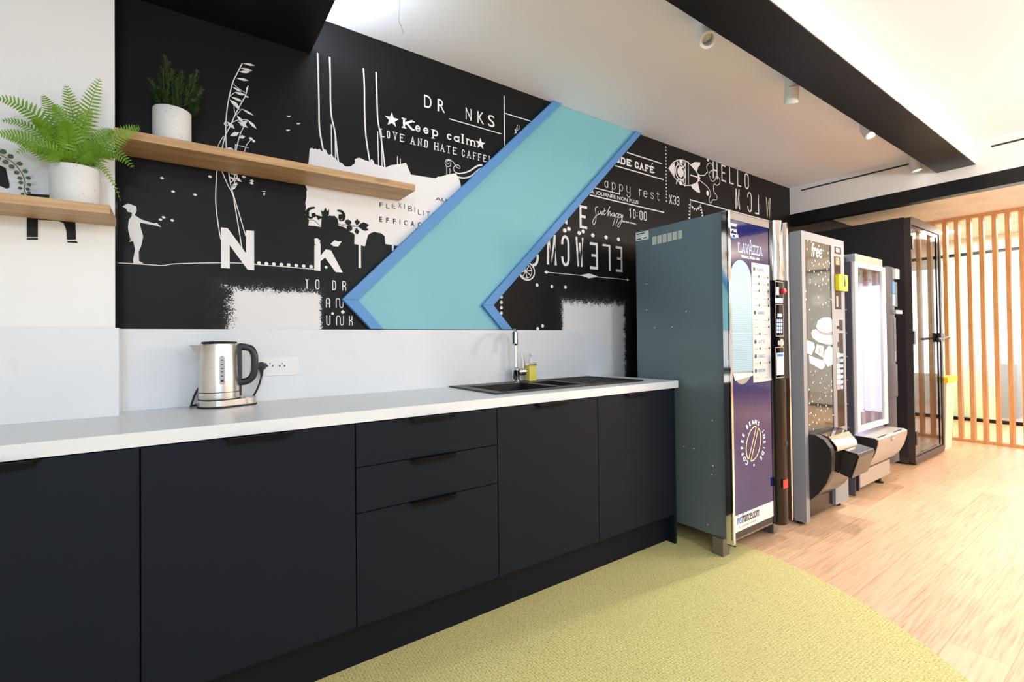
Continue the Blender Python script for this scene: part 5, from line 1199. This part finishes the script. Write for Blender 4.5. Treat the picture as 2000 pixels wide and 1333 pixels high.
bm = box(B(), PX_+.001, PX2-.001, PYf+.05, PYb, .014, .06); obj('base', bm, 'podframe', bo)
bm = box(B(), PX_+.055, PX2-.03, PYf+.06, PYb-.055, .061, .066); obj('floor_mat', bm, 'floor', bo)
bm = box(B(), PX2-.022, PX2-.012, PYf+.05, PYb-.05, .06, PH-.05); obj('side_glass', bm, 'podglass', bo)
dg = obj('door_glass', box(B(), PX_+.014, PX2-.052, PYf+.012, PYf+.022, .08, PH-.075), 'podglass', bo)
gxr = onY(PYf)(1830, 650)[0]
bm = B(); box(bm, PX2-.125, PX2-.052, PYf+.006, PYf+.028, .08, PH-.075); box(bm, PX_+.014, PX2-.125, PYf+.008, PYf+.026, PH-.105, PH-.075); box(bm, PX_+.014, PX2-.125, PYf+.008, PYf+.026, .08, .10); dfm = obj('door_stile', bm, 'bezel', bo)
for py in (475, 660, 860):
    z = onY(PYf)(1781, py)[1]; obj('hinge', box(B(), PX_+.006, PX_+.045, PYf-.008, PYf+.004, z-.06, z+.06), 'black', bo, bevel=.002)
z = onY(PYf)(1825, 662)[1]; bm = B(); tube(bm, [(PX2-.36, PYf-.045, z-.004), (PX2-.10, PYf-.045, z+.004)], .012, 10, smooth=False); tube(bm, [(PX2-.10, PYf-.046, z+.004), (PX2-.10, PYf+.004, z+.004)], .014, 10, smooth=False)
hn = obj('handle', bm, 'black', bo, smooth=True); obj('handle_plate', box(B(), PX2-.145, PX2-.035, PYf-.02, PYf+.005, z-.035, z+.05), 'black', hn, bevel=.004); 
bm = B(); tube(bm, [(PX2-.075, PYf-.02, z+.008), (PX2-.02, PYf-.055, z+.008)], .010, 10, smooth=False); obj('lock', bm, 'leg', hn)
for fx, fy_ in ((PX_+.08, PYf+.1), (PX2-.08, PYf+.1), (PX_+.08, PYb-.1), (PX2-.08, PYb-.1)):
    bm = B(); lathe(bm, [(.03, .0008), (.03, .013)], (fx, fy_, 0), 14); obj('foot', bm, 'rubber', bo)

# ------------------------------------------------------------------ bin beside the booth
bx, by = 6.60, -.72
bn = thing('waste_bin', 'tall cream waste bin with a yellow lid behind the phone booth', 'bin', (bx, by, 0))
bm = B(); n = 0.735
v = []
for z, hx_, hy_ in ((.001, .115, .10), (.69, .165, .135)): v.append([bm.verts.new((bx+sx*hx_, by+sy*hy_, z)) for sx, sy in ((-1,-1),(1,-1),(1,1),(-1,1))])
for i in range(4): bm.faces.new((v[0][i], v[0][(i+1) % 4], v[1][(i+1) % 4], v[1][i]))
bm.faces.new(v[0][::-1]); bm.faces.new(v[1]); obj('body', bm, 'bin', bn, bevel=.012)
bm = box(B(), bx-.178, bx+.178, by-.148, by+.148, .691, .745); obj('lid', bm, 'yellowlid', bn, bevel=.012)

# ------------------------------------------------------------------ timber slat screen
sl = thing('slat_screen', 'tall timber slat screen running from floor to ceiling', 'screen', (7.22, -1.2, 0))
SX0, SX1 = 7.19, 7.275
obj('top_rail', box(B(), SX0, SX1, -2.3, -.15, SZ-.035, SZ-.001), 'slat', sl); obj('bottom_rail', box(B(), SX0, SX1, -2.3, -.15, .001, .03), 'slat', sl)
for k in range(-5, 16):
    y = -.698-.0985*k; obj('slat', box(B(), SX0+.006, SX1-.006, y-.018, y+.018, .031, SZ-.036), 'slat', sl, bevel=.002)

# ------------------------------------------------------------------ glazed partition and bright window beyond
GX = 8.9
bm = B(); box(bm, GX, GX+.05, -3.2, -.001, 2.245, 2.285); box(bm, GX, GX+.05, -3.2, -.001, .001, .045)
gp_ = struct('partition_right', bm, 'soffit')
for (ya, yb_, mt) in ((-.002, -.30, 'green'), (-.302, -.80, 'green'), (-.802, -1.9, 'clear'), (-1.902, -3.2, 'clear')):
    obj('glass_pane', box(B(), GX+.02, GX+.03, yb_, ya, .045, 2.245), mt, gp_)
obj('upper_fascia', box(B(), GX+.005, GX+.045, -3.2, -.001, 2.285, SZ-.001), 'beamwhite', gp_)
bm = box(B(), 11.185, 11.199, -3.2, -.5, .9, 2.2); struct('window_1', bm, 'window')
tag(obj('low_cabinet', box(B(), 9.6, 10.1, -.9, -.35, .001, .75), 'fabric', bevel=.01), 'dark low cabinet seen through the glass booth and partition', 'cabinet')
for (x, y) in ((8.1, -.55), (8.1, -1.5)):
    bm = B(); lathe(bm, [(.09, 0), (.09, .012)], (x, y, SZ-.0125), 24)
    dlt = obj('ceiling_downlight', bm, 'bulb'); tag(dlt, 'round lit ceiling downlight behind the timber slats' + (' nearest the booth' if y > -1 else ' further from the booth'), 'light', 'downlights behind the slats')

# ------------------------------------------------------------------ ceiling spots along the beam
SPY = -1.0
sd = [((1376, 76), (-.42, -.50, -.76), False, 'unlit white ceiling spot nearest the camera, its round mouth showing'), ((1547, 181), (.35, .25, -.9), False, 'unlit white ceiling spot pointing down, second along the black beam'),
      ((1692, 258), (-.30, -.45, -.84), True, 'lit white ceiling spot glaring beside the middle of the black beam'), ((1786, 322), (.05, -.20, -.97), True, 'lit white ceiling spot at the far end of the black beam')]
for (px, py), d, lit, lb in sd:
    c = at(px, py, 'y', SPY); d = Vector(d).normalized(); r_ = .036
    s = thing('ceiling_spot', lb, 'spotlight', (c.x, SPY, CZ), 'white spots along the black beam')
    piv = Vector((c.x, SPY, c.z+.022)); 
    bm = B(); tube(bm, [(c.x, SPY, CZ-.0008), tuple(piv)], r_, 26, smooth=False); obj('mount', bm, 'spot', s, smooth=True)
    p0 = piv-d*.012; p1 = piv+d*.075
    bm = B(); s_ = d.orthogonal().normalized(); w = d.cross(s_); n = 28; rings = []
    for p, q in ((p0, .0), (p0, r_), (p1, r_+.001), (p1, r_*.72), (p1-d*.03, r_*.62)):
        rings.append([bm.verts.new(p+(s_*math.cos(2*math.pi*k/n)+w*math.sin(2*math.pi*k/n))*max(q, .001)) for k in range(n)])
    for a, b in zip(rings, rings[1:]):
        for k in range(n): bm.faces.new((a[k], a[(k+1) % n], b[(k+1) % n], b[k]))
    bmesh.ops.recalc_face_normals(bm, faces=bm.faces); obj('head', bm, 'spot', s, smooth=True)
    bm = B(); q = p1-d*(.028 if not lit else .006); rr_ = r_*(.61 if not lit else .80)
    bm.faces.new([bm.verts.new(q+(s_*math.cos(2*math.pi*k/n)+w*math.sin(2*math.pi*k/n))*rr_) for k in range(n)]); obj('bulb', bm, 'bulb' if lit else 'reflector', s)
    if lit:
        light('ceiling_spot_light', 'SPOT', tuple(p1+d*.01), 130, (1.0, .97, .93), (2.5, -1.5, 0) if px < 1700 else (3.6, -1.6, 0), .025, None, 95, .7)
# wire hanging from the ceiling
wp = [at(*q, 'y', -.50) for q in ((779, -60), (781, -20), (780, 20), (779, 40), (783, 50), (786, 58), (788, 66))]
wp[0].z = CZ-.0005
bm = B(); tube(bm, [tuple(p) for p in wp], .0011, 6); tag(obj('hanging_wire', bm, 'wire'), 'thin bare wire dangling from the ceiling', 'wire')
